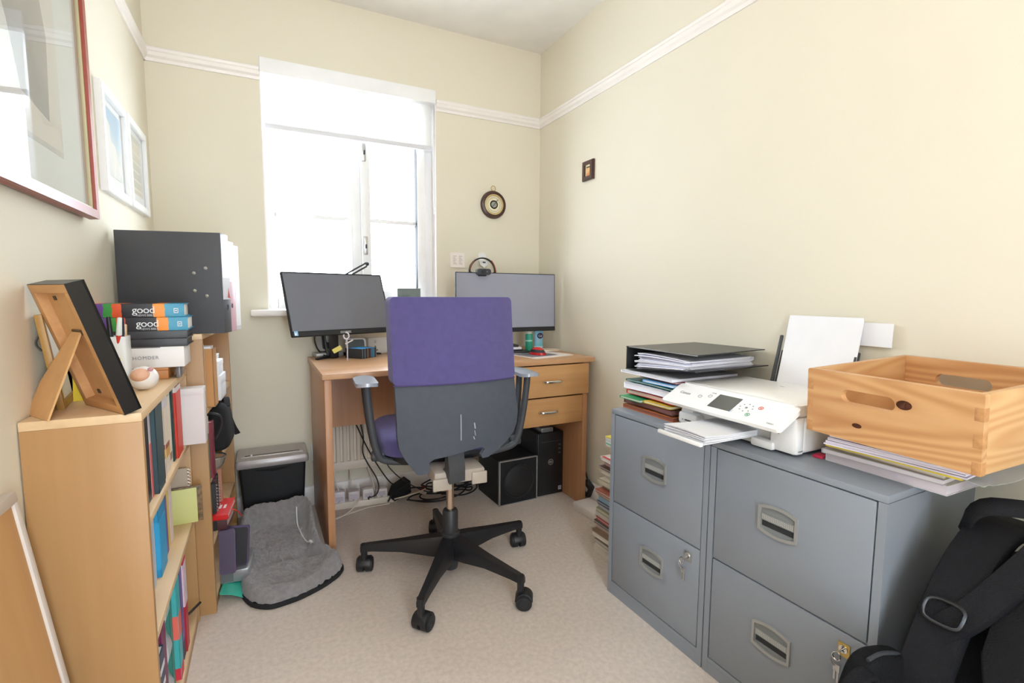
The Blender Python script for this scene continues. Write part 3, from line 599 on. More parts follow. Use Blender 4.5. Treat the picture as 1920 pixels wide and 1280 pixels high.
# ------------------------------------------------------------------ under the desk
p = thing('subwoofer', 'black subwoofer cube with silver front edge under the desk', 'speaker', (1.107, 2.135, 0), (0, 0, 2))
MB().bb(-.107, .107, .012, .25, 0, .225, black_mt, .003).build('cabinet', p)
b = MB()
for x0, x1, z0, z1 in ((-.109, -.103, 0, .227), (.104, .109, 0, .227), (-.109, .109, .222, .227), (-.109, .109, 0, .004)): b.bb(x0, x1, 0, .014, z0, z1, C((176, 174, 172), .35, metal=.5), .001)
b.build('front_trim', p)
grl = mat('speaker_grille_cloth', (24, 24, 26), .8, bump=.6, bscale=900)
MB().bb(-.104, .105, .003, .014, .003, .223, grl, .002).build('grille', p)
b = MB(); b.lathe([(.082, .0), (.088, .002), (.088, .005), (.082, .004)], C((36, 36, 38), .4), 48, T(0, .003, .113, 90)).lathe([(0, .004), (.018, .001), (.02, 0), (.07, -.002), (.078, .003), (.076, .004), (0, .005)], C((30, 30, 32), .5), 48, T(0, .003, .113, 90)); b.build('driver_cone', p)
p = thing('desktop_computer', 'black tower computer with round badge under the drawers', 'computer', (1.300, 2.15, 0))
MB().bb(-.077, .077, .012, .38, .004, .334, mat('pc_side', (34, 35, 38), .45), .003).build('case', p)
b = MB(); b.bb(-.076, .076, 0, .014, .004, .334, C((30, 31, 33), .3), .004); b.build('front_panel', p)
b = MB(); b.lathe([(.013, 0), (.0155, 0), (.0155, .002), (.013, .002)], silver, 32, T(-.0, .0005, .178, 90)).lathe([(0, 0), (.013, 0), (.013, .001), (0, .001)], C((70, 72, 76), .4), 32, T(0, .0005, .178, 90)); b.text('DELL', .0085, C((205, 205, 205), .4), face_xf((0, -.0006, .178), (1, 0, 0), (0, 0, 1)), .0004, 1.05); b.build('badge', p)
b = MB(); b.bb(.048, .066, -.001, .001, .022, .042, C((206, 206, 212), .5)).bb(.051, .063, -.0014, -.0008, .03, .039, C((120, 150, 190), .5)); b.build('sticker', p)
b = MB()
for k in range(3): b.bb(.046, .06, -.001, .001, .218+k*.022, .225+k*.022, C((92, 94, 98), .5))
b.bb(-.06, .06, -.0012, .001, .285, .288, C((60, 62, 66), .4)); b.build('ports', p)
p = thing('external_drive', 'small silver box sitting on the tower computer', 'drive', (1.285, 2.16, .334)); b = MB(); b.bb(-.035, .035, .0, .10, 0, .024, C((170, 170, 168), .3, metal=.6), .004); b.build('case', p)
MB().bb(-.028, .028, -.001, .002, .006, .018, C((120, 122, 124), .3)).build('front_panel', p)
# power strips, plugs and cables
p = thing('extension_lead', 'white multi-way extension lead lying under the desk', 'extension lead', (.425, 2.45, 0), (0, 0, -5))
b = MB(); b.bb(-.17, .14, -.028, .028, 0, .034, C((232, 222, 208), .4), .006); b.build('socket_bar', p)
for k in range(4):
    x = -.135+k*.07
    b = MB(); b.bb(x, x+.01, -.012, .012, .034, .036, C((214, 120, 100), .5)); b.build('switch', p)
for k, (x, h_, col, lab) in enumerate(((.29, .075, (222, 216, 222), 'white plug with markings at the left end of the extension lead'), (.358, .066, (214, 204, 204), 'grey-white adaptor second on the extension lead'), (.425, .07, (228, 222, 220), 'white cube charger with black lead on the extension lead'), (.49, .06, (222, 216, 216), 'white adaptor beside the black power brick'))):
    p = thing('plug_adaptor', lab, 'plug', (x, 2.455-.08*(x-.29), .034), (0, 0, -5), 'plugs on the extension lead')
    b = MB(); b.bb(-.027, .027, -.022, .022, 0, h_*.75, C(col, .35), .006); b.bb(-.018, .018, -.0235, -.021, .012, .032, C((196, 190, 200), .5)); b.build('plug_body', p)
    MB().cyl((0, -.018, h_*.75*.2), (0, -.034, h_*.75*.2-.004), .005, .004, C((60, 60, 62), .5) if k == 2 else C((222, 214, 206), .4), 10).build('cord_grip', p)
p = thing('power_brick', 'black power brick leaning by the extension lead', 'power brick', (.575, 2.43, .03), (14, -8, 24))
b = MB(); b.loft([[(-.05, -.03, 0), (.055, -.03, 0), (.055, .03, 0), (-.05, .03, 0)], [(-.03, -.026, .058), (.05, -.026, .07), (.05, .026, .07), (-.03, .026, .058)]], black_mt); b.build('casing', p)
MB().cyl((-.045, 0, .02), (-.075, -.01, .0), .005, .004, black_pl, 10).build('cord_grip', p)
def lead(name, label, pts, r, col, group=None):
    c = pts[0]; p = thing(name, label, 'cable', c, group=group); b = MB(); b.tube([(q[0]-c[0], q[1]-c[1], q[2]-c[2]) for q in pts], r, C(col, .5), 8); b.build('lead', p); return p
lead('power_cable', 'black cable looping down to the third plug on extension lead', [(.40, 2.46, .41), (.415, 2.46, .33), (.40, 2.455, .27), (.43, 2.45, .2), (.475, 2.43, .12), (.47, 2.41, .06), (.43, 2.41, .045), (.428, 2.418, .05)], .0032, (34, 34, 36))
lead('power_cable', 'black cable falling straight to the power brick', [(.378, 2.46, .41), (.42, 2.455, .3), (.48, 2.45, .18), (.535, 2.445, .09), (.56, 2.44, .08)], .0032, (34, 34, 36))
lead('power_cable', 'black cable sagging below the seat to the black coil', [(.50, 2.49, .40), (.51, 2.48, .2), (.57, 2.44, .12), (.66, 2.38, .06), (.74, 2.36, .03)], .003, (34, 34, 36))
lead('charger_cable', 'white cable arching against the wall above the first plug', [(.29, 2.45, .08), (.27, 2.50, .17), (.31, 2.53, .21), (.355, 2.53, .19), (.35, 2.47, .09)], .003, (226, 216, 206))
lead('charger_cable', 'white cable hanging from the radiator to the third plug', [(.43, 2.50, .21), (.44, 2.50, .16), (.455, 2.47, .11), (.46, 2.45, .06)], .003, (226, 216, 206))
lead('charger_cable', 'white cable curling off the front of the extension lead', [(.38, 2.41, .05), (.34, 2.37, .02), (.27, 2.33, .005), (.25, 2.34, .005), (.32, 2.36, .006), (.42, 2.40, .005), (.52, 2.395, .006)], .0028, (222, 210, 200))
lead('charger_cable', 'pale cable running from the power brick into the cable heap', [(.54, 2.38, .03), (.60, 2.37, .04), (.68, 2.36, .055), (.76, 2.40, .08), (.78, 2.45, .10)], .0032, (222, 206, 186))
p = thing('cable_heap', 'tangled heap of black cables on the carpet behind chair', 'cable', (.80, 2.33, 0)); rnd = random.Random(3)
for k in range(9):
    cx, cy = rnd.uniform(-.12, .16), rnd.uniform(-.02, .09); r_ = rnd.uniform(.045, .085); z0 = .006+.012*k*.8
    b = MB(); b.tube([(cx+r_*1.35*math.cos(t*.785)*(1+.15*rnd.random()), cy+r_*.8*math.sin(t*.785), max(.005, z0+rnd.uniform(-.008, .02))) for t in range(8)], .0038, C((30, 30, 33), .5), 7, None, 2, True); b.build('cable_loop', p)
b = MB(); b.tube([(-.22, .10, .05), (-.17, .05, .075), (-.1, .05, .06), (-.02, .0, .03), (.1, .02, .05), (.15, .06, .07)], .0042, C((30, 30, 33), .5), 8).tube([(-.2, .04, .02), (-.1, -.03, .012), (.02, -.04, .02), (.12, .02, .03), (.15, .1, .1)], .0038, C((30, 30, 33), .5), 8); b.build('cable_run', p)
p = thing('mains_plug', 'small red tipped plug lying in the cable heap', 'plug', (.685, 2.39, .05), (20, 30, 10)); b = MB(); b.bb(-.012, .012, -.008, .008, 0, .024, C((200, 60, 52), .4), .003); b.build('plug_tip', p)
MB().bb(-.016, .03, -.01, .01, -.02, 0, C((214, 200, 186), .4), .004).build('plug_body', p)
# right of the desk, by the wall
p = thing('white_carton', 'flat white box on the carpet between desk and magazines', 'box', (1.352, 1.86, 0), (0, 0, 4)); b = MB(); b.bb(-.03, .07, -.06, .10, 0, .03, C((232, 226, 222), .6), .002); b.build('box_body', p)
MB().bb(-.031, .071, -.061, .101, .02, .036, C((236, 230, 228), .6), .002).build('lid', p)
p = thing('charger_bundle', 'black charger with coiled lead resting against right wall', 'charger', (1.428, 2.02, .0)); b = MB(); b.bb(-.016, .016, -.03, .03, .02, .09, black_pl, .006, 2, T(0, 0, .02, 25)); b.build('charger_body', p)
b = MB(); b.tube([(.0, .0, .09), (.012, .03, .15), (.0, .04, .175), (-.008, .0, .17), (-.006, -.03, .12), (.004, -.035, .06), (.008, .01, .03), (-.01, .03, .06)], .004, black_pl, 8); b.build('lead', p)
b = MB(); b.bb(-.018, -.014, -.018, .012, .05, .07, C((186, 188, 190), .4), .001, 1, T(0, 0, .02, 25)); b.build('label_plate', p)

# ------------------------------------------------------------------ shredder
p = thing('paper_shredder', 'black paper shredder bin with silver head against back wall', 'shredder', (.008, 2.46, 0))
def srect(w_, d_, z): return [(x, y, z) for x, y in rrect(-w_/2, w_/2, -d_/2, d_/2, .012, 3)]
MB().loft([srect(.235, .15, 0), srect(.268, .18, .295)], mat('shredder_bin', (26, 27, 29), .55, bump=.25, bscale=350)).build('bin', p)
b = MB(); b.loft([srect(.288, .20, .288), srect(.292, .205, .292), srect(.292, .205, .312), srect(.284, .195, .322), srect(.2, .14, .326)], C((178, 172, 172), .34, metal=.3)); b.build('head', p)
b = MB(); b.bb(-.125, .125, -.06, -.045, .316, .3275, C((222, 216, 216), .3, metal=.5), .003).bb(-.11, .11, -.04, -.034, .322, .3272, black_pl); b.build('feed_slot', p)
b = MB(); b.prism([(-.085, .288), (.085, .288), (.06, .270), (.0, .262), (-.06, .270)], 'y', -.096, -.078, C((20, 21, 22), .5), .002); b.build('hand_grip', p)
b = MB(); b.bb(-.088, -.08, -.05, -.04, .320, .334, C((220, 214, 212), .4), .002); b.build('switch', p)

# ------------------------------------------------------------------ dog bed
BEDPTS = [(.235, 1.90), (.21, 1.845), (.15, 1.795), (.07, 1.755), (-.02, 1.74), (-.075, 1.78), (-.105, 1.85), (-.115, 1.95), (-.125, 2.08), (-.13, 2.22), (-.12, 2.32), (-.08, 2.36), (0, 2.355), (.09, 2.355), (.145, 2.33), (.16, 2.22), (.16, 2.10), (.175, 1.985)]
def bed_outline(a):
    """radius of the outline from its centre at angle a"""
    cx, cy = .02, 2.06; best = None; d = Vector((math.cos(a), math.sin(a)))
    for (x0, y0), (x1, y1) in zip(BEDPTS, BEDPTS[1:]+BEDPTS[:1]):
        e = Vector((x1-x0, y1-y0)); o = Vector((x0-cx, y0-cy)); den = d.x*e.y-d.y*e.x
        if abs(den) < 1e-9: continue
        t = (o.x*e.y-o.y*e.x)/den; u = (o.x*d.y-o.y*d.x)/den
        if t > 0 and -1e-6 <= u <= 1+1e-6: best = t if best is None else max(best, t)
    return best
NA, NR = 220, 70
radii = [bed_outline(2*math.pi*k/NA) for k in range(NA)]
for _ in range(6): radii = [(radii[k-1]+2*radii[k]+radii[(k+1) % NA])/4 for k in range(NA)]
plush = mat('grey_plush', (142, 137, 138), .95, bump=.9, bscale=260, var=.16, vscale=60, sheen=.5)
bed = thing('dog_bed', 'grey plush oval pet bed with black underside, by the shredder', 'pet bed', (.02, 2.06, 0))
t = bmesh.new(); rows = []
for i in range(NR+1):
    f = i/NR; row = []
    for k in range(NA):
        a = 2*math.pi*k/NA; r = radii[k]*min(1, f*1.0); x, y = r*math.cos(a), r*math.sin(a)
        back = max(0, math.sin(a)); right = max(0, math.cos(a-.35))
        rim = math.exp(-((f-.86)/.12)**2); edge = max(0, (f-.93)/.07)
        z = .035+.012*math.sin(x*14+1)*math.cos(y*12)+rim*(.018+.05*back+.055*right**2)+ (f**2)*.055*back**1.5
        z -= .02*math.exp(-((y+.06+.5*x*x)/.02)**2)*(1-rim)+.016*math.exp(-((x-.09-.2*y)/.02)**2)*(1-rim)
        z = z*(1-edge**2)+.016*edge**2
        nz = noise.noise(Vector((x*45, y*45, 0)))*.006+noise.noise(Vector((x*110, y*110, 3)))*.0075+noise.noise(Vector((x*18, y*18, 7)))*.006
        row.append((x+noise.noise(Vector((x*120, y*120, 9)))*.003*f, y+noise.noise(Vector((x*120, y*120, 5)))*.003*f, max(.02-.008*edge, z+nz)))
    rows.append(row)
vs = [[t.verts.new(q) for q in row] for row in rows[1:]]; c0 = t.verts.new((0, 0, .035))
for k in range(NA): t.faces.new((c0, vs[0][k], vs[0][(k+1) % NA]))
for A, B in zip(vs, vs[1:]):
    for k in range(NA): t.faces.new((A[k], B[k], B[(k+1) % NA], A[(k+1) % NA]))
b = MB(); b.merge(t, plush); b.build('plush_top', bed, 180)
b = MB(); rim = []
for s_, z in ((1.0, 0), (1.012, .006), (1.006, .015), (.985, .016), (.9, .008)):
    rim.append([((radii[k]+.004)*s_*math.cos(2*math.pi*k/NA)+.002*noise.noise(Vector((k*.9, z*50, 0))), (radii[k]+.004)*s_*math.sin(2*math.pi*k/NA), z) for k in range(NA)])
b.loft(rim, C((34, 33, 35), .9)); b.build('underside', bed, 60)
def bed_z(x, y):
    return min((q for row in rows for q in row), key=lambda q: (q[0]-x+.02)**2+(q[1]-y+2.06)**2)[2]
p = thing('usb_cable', 'white usb cable with metal plug trailing over the pet bed', 'cable', (.09, 2.2, 0))
cp = [(.125, 2.395), (.105, 2.345), (.092, 2.29), (.090, 2.23), (.095, 2.18), (.105, 2.12), (.118, 2.075), (.128, 2.045)]
pts = [(x-.09, y-2.2, bed_z(x, y)+.006) for x, y in cp]
b = MB(); b.tube([(pts[0][0]+.03, pts[0][1]+.05, max(.03, pts[0][2]-.08))]+pts, .0026, C((236, 234, 232), .4), 8, None, 2); b.build('lead', p)
ex, ey, ez = pts[-1]; an = math.degrees(math.atan2(pts[-1][1]-pts[-2][1], pts[-1][0]-pts[-2][0]))+90
b = MB(); b.bb(-.006, .006, -.024, 0, -.002, .006, C((230, 232, 234), .3), .001, 1, T(ex, ey, ez, 0, 0, an)).bb(-.005, .005, -.038, -.024, -.001, .005, silver, 0, 1, T(ex, ey, ez, 0, 0, an)); b.build('plug', p)

# ------------------------------------------------------------------ filing cabinets
def pull(b_parent, y, z):
    """recessed pull: arched silver surround, perforated grip, dark slot"""
    w2, h2 = .049, .036; fr = C((168, 168, 166), .32, metal=.4)
    def arc(sx, h_, bow, n=8):
        top = [(sx*math.cos(R(180-180*i/n)) if 0 else -sx+2*sx*i/n, h_+bow*(1-(2*i/n-1)**2)) for i in range(n+1)]
        return top+[(q[0], -q[1]) for q in top[::-1]]
    b = MB(); X = T(0, y, z)
    b.sheet(arc(w2, h2-.006, .009), 'x', -.006, .006, fr, None, 0, 0, X, holes=[arc(w2-.006, h2-.012, .008)])
    o = b.build('handle', b_parent)
    b = MB(); b.sheet(arc(w2-.005, h2-.011, .008), 'x', -.0012, .001, C((126, 130, 132), .4), None, 0, 0, X); b.bb(-.004, -.001, y-w2+.007, y+w2-.007, z-.004, z+.012, C((150, 152, 150), .35, metal=.3))
    for i in range(17):
        for j in range(3): b.bb(-.0046, -.0038, y-.037+i*.0046-.0012, y-.037+i*.0046+.0012, z-.001+j*.004, z+.001+j*.004, C((196, 196, 192), .4))
    b.build('grip_panel', o)
    b = MB(); b.bb(-.0022, -.001, y-w2+.010, y+w2-.010, z-.019, z-.006, C((40, 42, 44), .7)); b.build('grip_slot', o)
def lock(par, y, z, key):
    b = MB(); b.bb(-.003, .0, y-.012, y+.012, z-.018, z+.012, brass if not key else silver, .001).cyl((-.006, y, z), (-.001, y, z), .0085, .0085, chrome, 20); o = b.build('lock', par)
    k = MB(); k.cyl((-.022, y, z), (-.005, y, z), .0018, .0018, chrome, 8).tube([(-.024, y+.0, z+.002), (-.024, y+.009, z-.004), (-.024, y+.011, z-.014), (-.024, y+.002, z-.02), (-.024, y-.006, z-.012), (-.024, y-.004, z-.002)], .0018, chrome, 6, None, 1, True)
    k.tube([(-.024, y+.012, z-.014), (-.02, y+.016, z-.03), (-.014, y+.01, z-.04)], .0012, chrome, 6).bb(-.013, -.010, y+.0, y+.014, z-.052, z-.036, silver, .001).bb(-.012, -.0105, y+.002, y+.006, z-.076, z-.052, silver).bb(-.0135, -.012, y+.008, y+.012, z-.07, z-.05, silver); k.build('key', o)
def cabinet(y0, w_, label, lk):
    d_ = .385; Hc = .656; p = thing('filing_cabinet', label, 'filing cabinet', (1.051+.0231*y0, 1.341-y0, 0), (0, 0, 1.32), 'grey filing cabinets'); g = cabinet_grey; b = MB()
    b.bb(0, d_, -.0015, -.018, 0, Hc-.0165, g).bb(0, d_, -w_+.018, -w_+.0015, 0, Hc-.0165, g).bb(.0, d_, -w_+.002, -.002, Hc-.016, Hc, g, .0015).bb(d_-.004, d_, -w_+.01, -.01, 0, Hc, g)
    b.bb(.0005, .02, -w_+.018, -.018, 0, .046, g).bb(.006, .02, -w_+.018, -.018, .334, .342, g).bb(.0, d_-.02, -w_+.018, -.018, .03, .034, g)
    b.build('body', p)
    for z0, z1, hz in ((.049, .333, .212), (.338, .637, .508)):
        dr = MB().bb(0.0005, .016, -w_+.0215, -.0215, z0, z1, g, .0015).bb(.016, d_-.03, -w_+.03, -.03, z0+.03, z0+.032, g).build('drawer', p)
        pull(dr, -.213 if lk else -.20, hz)
        if z0 < .1: lock(dr, -w_+.06, .302, lk)
    return p
cabinet(0, .4155, 'grey two drawer filing cabinet with keys hanging in lock, nearer the desk', True)
cabinet(.4165, .4215, 'grey two drawer filing cabinet beside the black rucksack, under the wooden crate', False)

# ------------------------------------------------------------------ magazines stacked beyond the cabinets
MAGS = [('cream', (222, 208, 190)), ('white', (228, 224, 218)), ('grey', (176, 168, 158)), ('black edged', (60, 56, 56)), ('ivory', (226, 214, 196)), ('brown', (150, 122, 100)), ('pinkish', (214, 182, 170)), ('charcoal', (84, 78, 76)),
        ('red striped', (176, 70, 66)), ('pale grey', (200, 194, 188)), ('olive', (150, 146, 112)), ('slate', (112, 118, 128)), ('navy', (64, 72, 96)), ('sky blue', (146, 182, 206)), ('tan', (190, 160, 130)), ('rust', (170, 100, 80)), ('taupe', (160, 142, 128)),
        ('buff', (206, 196, 176)), ('greyish white', (214, 212, 206)), ('straw', (216, 206, 180)), ('dark brown', (88, 62, 58)), ('rose', (222, 190, 186)), ('red bordered white', (228, 216, 212))]
z = 0; rm = random.Random(11); heights = [.026, .018, .014, .013, .02, .011, .024, .012, .013, .02, .016, .016, .012, .024, .014, .013, .018, .022, .02, .02, .012, .022, .014]
ORD = ['lowest', 'second lowest', 'third lowest', 'fourth lowest', 'fifth lowest', 'sixth lowest']
for k, ((cn, c), h_) in enumerate(zip(MAGS, heights)):
    below = 'resting on the carpet' if k == 0 else 'directly above the %s one' % MAGS[k-1][0]
    if k == len(MAGS)-1: below = 'topmost with a dark picture'
    p = thing('magazine', '%s magazine in the floor stack by cabinet, %s' % (cn, below), 'magazine', (1.17+rm.uniform(-.006, .018)+.02*(k > 15), 1.375, z), (0, 0, rm.uniform(-2.5, 2.5)), 'magazines stacked on the floor')
    b = MB(); b.bb(.002, .275, .002, .20+rm.uniform(0, .018), .001, h_-.001, C(tuple(min(255, int(v*.4+228*.6)) for v in c), .7)); b.build('pages', p)
    b = MB(); b.bb(0, .277, 0, .205, h_-.0030, h_, C(c, .4)).bb(0, .277, 0, .205, 0, .0016, C(c, .4))
    if k % 4 == 1: b.bb(0, .0012, 0, .205, 0, h_, C(c, .4))
    if k == len(MAGS)-1: b.bb(.012, .25, .01, .19, h_, h_+.0006, C((236, 230, 228), .4)).bb(.04, .2, .05, .15, h_+.0006, h_+.001, C((60, 54, 70), .4)).bb(0.0, .012, 0, .205, h_, h_+.0006, C((206, 60, 66), .4))
    b.build('cover', p); z += h_
p = thing('paper_tub', 'grey carton holding leaflets up on the magazine stack', 'carton', (1.21, 1.40, z+.001)); MB().bb(0, .16, 0, .12, 0, .058, C((196, 186, 166), .7), .002).build('carton_body', p)
z2 = z+.06
for k, (cn, c) in enumerate((('green edged', (96, 190, 160)), ('pale blue', (196, 214, 222)), ('yellow', (236, 218, 96)))):
    p = thing('leaflet', '%s leaflet high on the magazine stack beside cabinet' % cn, 'leaflet', (1.175+.004*k, 1.38, z2), (0, 0, -2+2*k), 'leaflets on the magazine stack'); b = MB(); b.bb(0, .20, 0, .155, 0, .010, C((232, 228, 220), .7)); b.build('pages', p)
    MB().bb(-.001, .201, -.001, .156, .008, .0125, C(c, .5)).build('cover', p); z2 += .013

# ------------------------------------------------------------------ paper pile on the far filing cabinet
TOP = .656
def wavy(amp, ky, ph=0, tilt=0): return lambda v: Vector((v.x, v.y, v.z+amp*math.sin(v.y*ky+ph)+tilt*v.x))
def flat(name, label, cat, loc, rz, sx, sy, h_, col, page=None, amp=.002, ky=9, ph=0, group=None, tilt=0, pname='cover'):
    p = thing(name, label, cat, loc, (0, 0, rz), group); b = MB()
    if page: b.sheet([(.003, .003), (sx-.003, .003), (sx-.003, sy-.002), (.003, sy-.002)], 'z', .0012, h_-.0024, C(page, .8), wavy(amp, ky, ph, tilt), 2, 8); b.build('papers', p); b = MB()
    for z0 in (0, h_-.0012): b.sheet(rrect(0, sx, 0, sy, .006, 2), 'z', z0, .0012, C(col, .45), wavy(amp, ky, ph, tilt), 2, 8)
    b.prism([(q, .0) for q in (0, sx)]+[(sx, h_), (0, h_)], 'y', sy-.0012, sy, C(col, .45)) if False else b.sheet([(sy-.0015, 0), (sy, 0), (sy, h_), (sy-.0015, h_)], 'x', 0, sx, C(col, .45), wavy(amp, ky, ph, tilt))
    b.build(pname, p); return p
G = 'folders piled on the far cabinet'
flat('document_wallet', 'orange-brown card wallet lowest in the pile beside printer', 'folder', (1.10, 1.105, TOP+.0002), 0, .31, .235, .013, (196, 118, 70), (150, 90, 70), .0, 9, 0, G)
flat('document_wallet', 'dark purple-brown wallet bulging above the orange-brown one', 'folder', (1.103, 1.115, TOP+.016), -1, .30, .23, .016, (118, 78, 76), (140, 96, 90), .003, 12, .4, G)
flat('folder', 'folder with bright green tab sticking out toward the wall', 'folder', (1.085, 1.235, TOP+.036), 3, .28, .10, .008, (56, 160, 104), (230, 226, 216), .001, 9, 0, G)
flat('brochure', 'yellow patterned brochure sticking out of the pile by printer', 'brochure', (1.098, 1.115, TOP+.0365), 2, .27, .115, .008, (222, 196, 70), (236, 230, 214), .001, 9, 1, G)
flat('folder', 'red plastic folder curled open in the middle of the pile', 'folder', (1.105, 1.115, TOP+.049), -2, .29, .225, .014, (212, 62, 44), (238, 214, 208), .003, 12, .4, G)
flat('folder', 'white paper bundle in the pile, between red and green folders', 'papers', (1.098, 1.112, TOP+.070), 1, .30, .22, .020, (232, 234, 244), (238, 238, 246), .002, 11, .3, G)
flat('folder', 'thin dark green folder above the white paper bundle', 'folder', (1.10, 1.112, TOP+.094), -1, .30, .222, .006, (52, 118, 112), (226, 230, 232), .002, 11, .3, G)
flat('leaflet', 'blue and white leaflet above the green folder, near printer lid', 'leaflet', (1.10, 1.11, TOP+.104), 2, .28, .13, .008, (120, 186, 232), (238, 240, 246), .001, 9, 1, G)
flat('leaflet', 'dark red leaflet right under the black lever arch file', 'leaflet', (1.112, 1.112, TOP+.114), -3, .27, .17, .006, (140, 40, 50), (236, 226, 226), .001, 9, 1, G)
flat('envelope', 'white envelope topmost of the pile, under the lever arch file', 'envelope', (1.095, 1.11, TOP+.1225), 1, .30, .235, .008, (238, 238, 244), (232, 232, 240), .001, 9, 0, G)
# open lever arch file lying on the pile
LZ = TOP+.134; blk = mat('black_file_board', (34, 35, 37), .32, spec=.6)
p = thing('lever_arch_file', 'open black lever arch file full of paper lying beside printer', 'file', (1.103, 1.335, LZ), (0, 0, 1.5))
b = MB(); b.sheet([(0, -.30), (.33, -.30), (.33, 0), (0, 0)], 'z', 0, .003, blk, lambda v: Vector((v.x, v.y, v.z+.028*max(0, (-v.y-.02)/.28))), 1, 4); b.build('lower_cover', p)
b = MB(); b.sheet([(0, -.307), (.33, -.285), (.33, 0), (0, 0)], 'z', .076, .003, blk, lambda v: Vector((v.x, v.y, v.z+.002*max(0, (-v.y)/.3))), 1, 4); b.bb(-.0005, .001, -.306, -.012, .0764, .080, C((150, 150, 150), .4)); b.build('upper_cover', p)
b = MB(); b.bb(0, .33, -.006, 0, .001, .079, blk, .0025); b.build('spine', p)
b = MB(); rp = random.Random(5)
for k in range(15):
    h_ = .0036; x0 = rp.uniform(-.012, .010); y1 = rp.uniform(-.05, -.035)-.0015*k*0
    b.sheet([(x0+.012, -.262+rp.uniform(-.012, .014)), (x0+.30, -.262), (x0+.30, y1), (x0+.012, y1)], 'z', .0045+k*h_, h_*.72, C((236, 236, 246) if k % 5 else (206, 206, 216), .8),
            lambda v, k=k: Vector((v.x, v.y, v.z+.026*max(0, (-v.y-.02)/.28)-.0021*k*max(0, (-v.y-.06)/.24)**1.3)), 1, 6)
b.build('papers', p)
b = MB()
for x in (.035, .115): b.tube([(x+.03, -.13, .07), (x+.03, -.13, .076), (x+.03, -.17, .076), (x+.03, -.17, .07)], .002, chrome, 6, None, 1)
b.bb(.04, .20, -.17, -.11, .0725, .0755, silver, .001); b.build('ring_mechanism', p)

# ------------------------------------------------------------------ printer
PR = thing('printer', 'white inkjet printer with tilted control panel on the filing cabinets', 'printer', (1.12, .726, TOP), (0, 0, 0)); PW = .370; PD = .30
pw = mat('printer_white', (246, 245, 244), .32)
def pr_outline(x0, x1, z): return [(x, y, z) for x, y in rrect(x0, x1, 0, PW, .018, 4)]
b = MB(); b.bb(.02, PD, 0, PW, .006, .098, pw, .012, 3).bb(-.004, .03, 0, .07, .006, .098, pw, .008, 2).bb(.0, .03, PW-.05, PW, .006, .05, pw, .008).bb(.0, .03, 0, PW, .006, .022, pw, .006)
b.bb(-.012, .02, .055, .118, .004, .026, pw, .006).bb(-.012, .02, PW-.075, PW-.002, .004, .04, pw, .008).bb(-.0128, -.011, PW-.055, PW-.03, .016, .02, C((60, 60, 60), .5)).bb(-.0128, -.011, PW-.024, PW-.02, .016, .02, C((160, 160, 160), .5)); b.build('body', PR)
b = MB(); b.bb(.021, .0225, .078, PW-.055, .022, .064, C((28, 28, 30), .5)).bb(.004, .0225, .07, .073, .022, .08, C((120, 120, 120), .5)); b.build('output_slot', PR)
b = MB(); b.sheet(rrect(.004, PD-.03, .002, PW-.002, .014), 'z', .1, .026, pw); b.bb(.02, PD-.05, .012, PW-.012, .124, .1268, pw, .001)
b.bb(PD-.04, PD, .01, PW-.01, .098, .122, grey_pl, .004); b.text('wifi', .008, C((190, 190, 190), .5), face_xf((.2, .19, .1269), (0, -1, 0), (1, 0, 0)), .0003) if False else b.bb(.2, .206, .18, .192, .1266, .1271, C((190, 190, 190), .5)); b.build('lid', PR)
# tilted control panel, hinged at the lid's front edge
b = MB(); Xp = T(.006, 0, .122) @ Matrix.Rotation(R(-28), 4, 'Y')
b.sheet(rrect(-.092, .0, -.004, PW+.004, .01, 4), 'z', -.010, .010, pw, None, 0, 0, Xp); b.bb(-.090, -.002, .0, PW, -.012, -.0102, C((90, 92, 94), .5), X=Xp)
CT = C((120, 122, 124), .5)
def ptext(s_, y, x, size, col=CT, al='CENTER'): b.text(s_, size, col, Xp @ face_xf((x, y, .0002), (0, -1, 0), (1, 0, 0)), .0003, 1, al)
ptext('Canon', PW-.046, -.040, .0145, C((130, 132, 134), .5))
ptext('TS5051', .028, -.078, .0065)
for yy, xx in ((PW-.10, -.04), (PW-.128, -.03)): b.tube([tuple(Xp @ Vector((xx+.006*math.cos(k*.9), yy+.006*math.sin(k*.9), .0004))) for k in range(7)], .0006, CT, 5, None, 1, True)
ptext('HOME', PW-.13, -.015, .005)
b.bb(-.071, -.014, PW-.222, PW-.150, 0, .0009, C((94, 95, 92), .3), 0, 1, Xp)
for k in range(8): a = k*math.pi/4; b.bb(-.042+.015*math.cos(a)-.0015, -.042+.015*math.cos(a)+.0015, .118+.018*math.sin(a)-.0015, .118+.018*math.sin(a)+.0015, 0, .0006, CT, 0, 1, Xp)
b.bb(-.045, -.039, .115, .121, 0, .0006, CT, 0, 1, Xp)
for yy, xx, c in ((.083, -.032, (214, 96, 90)), (.098, -.066, (90, 160, 130)), (.148, -.066, (150, 176, 214))): b.tube([tuple(Xp @ Vector((xx+.0062*math.cos(k*.9), yy+.0062*math.sin(k*.9), .0004))) for k in range(7)], .0009 if c[0] != 150 else .0004, C(c, .5), 5, None, 1, True); b.bb(xx-.002, xx+.002, yy-.002, yy+.002, 0, .0006, C(c, .5), 0, 1, Xp)
b.build('control_panel', PR)
b = MB(); Xr = T(PD-.02, 0, .118, 0, 14); b.bb(-.006, 0, .05, .262, -.01, .105, grey_pl, .003, 2, Xr).bb(-.014, -.006, .262, .272, 0, .15, grey_pl, .003, 2, Xr).bb(-.012, 0, .038, .05, .0, .12, grey_pl, .003, 2, Xr); b.build('rear_tray', PR)
b = MB(); b.bb(-.19, .0, .115, .255, .024, .027, pw, .001).bb(-.195, -.185, .112, .258, .022, .032, pw, .002); b.build('output_tray', PR)
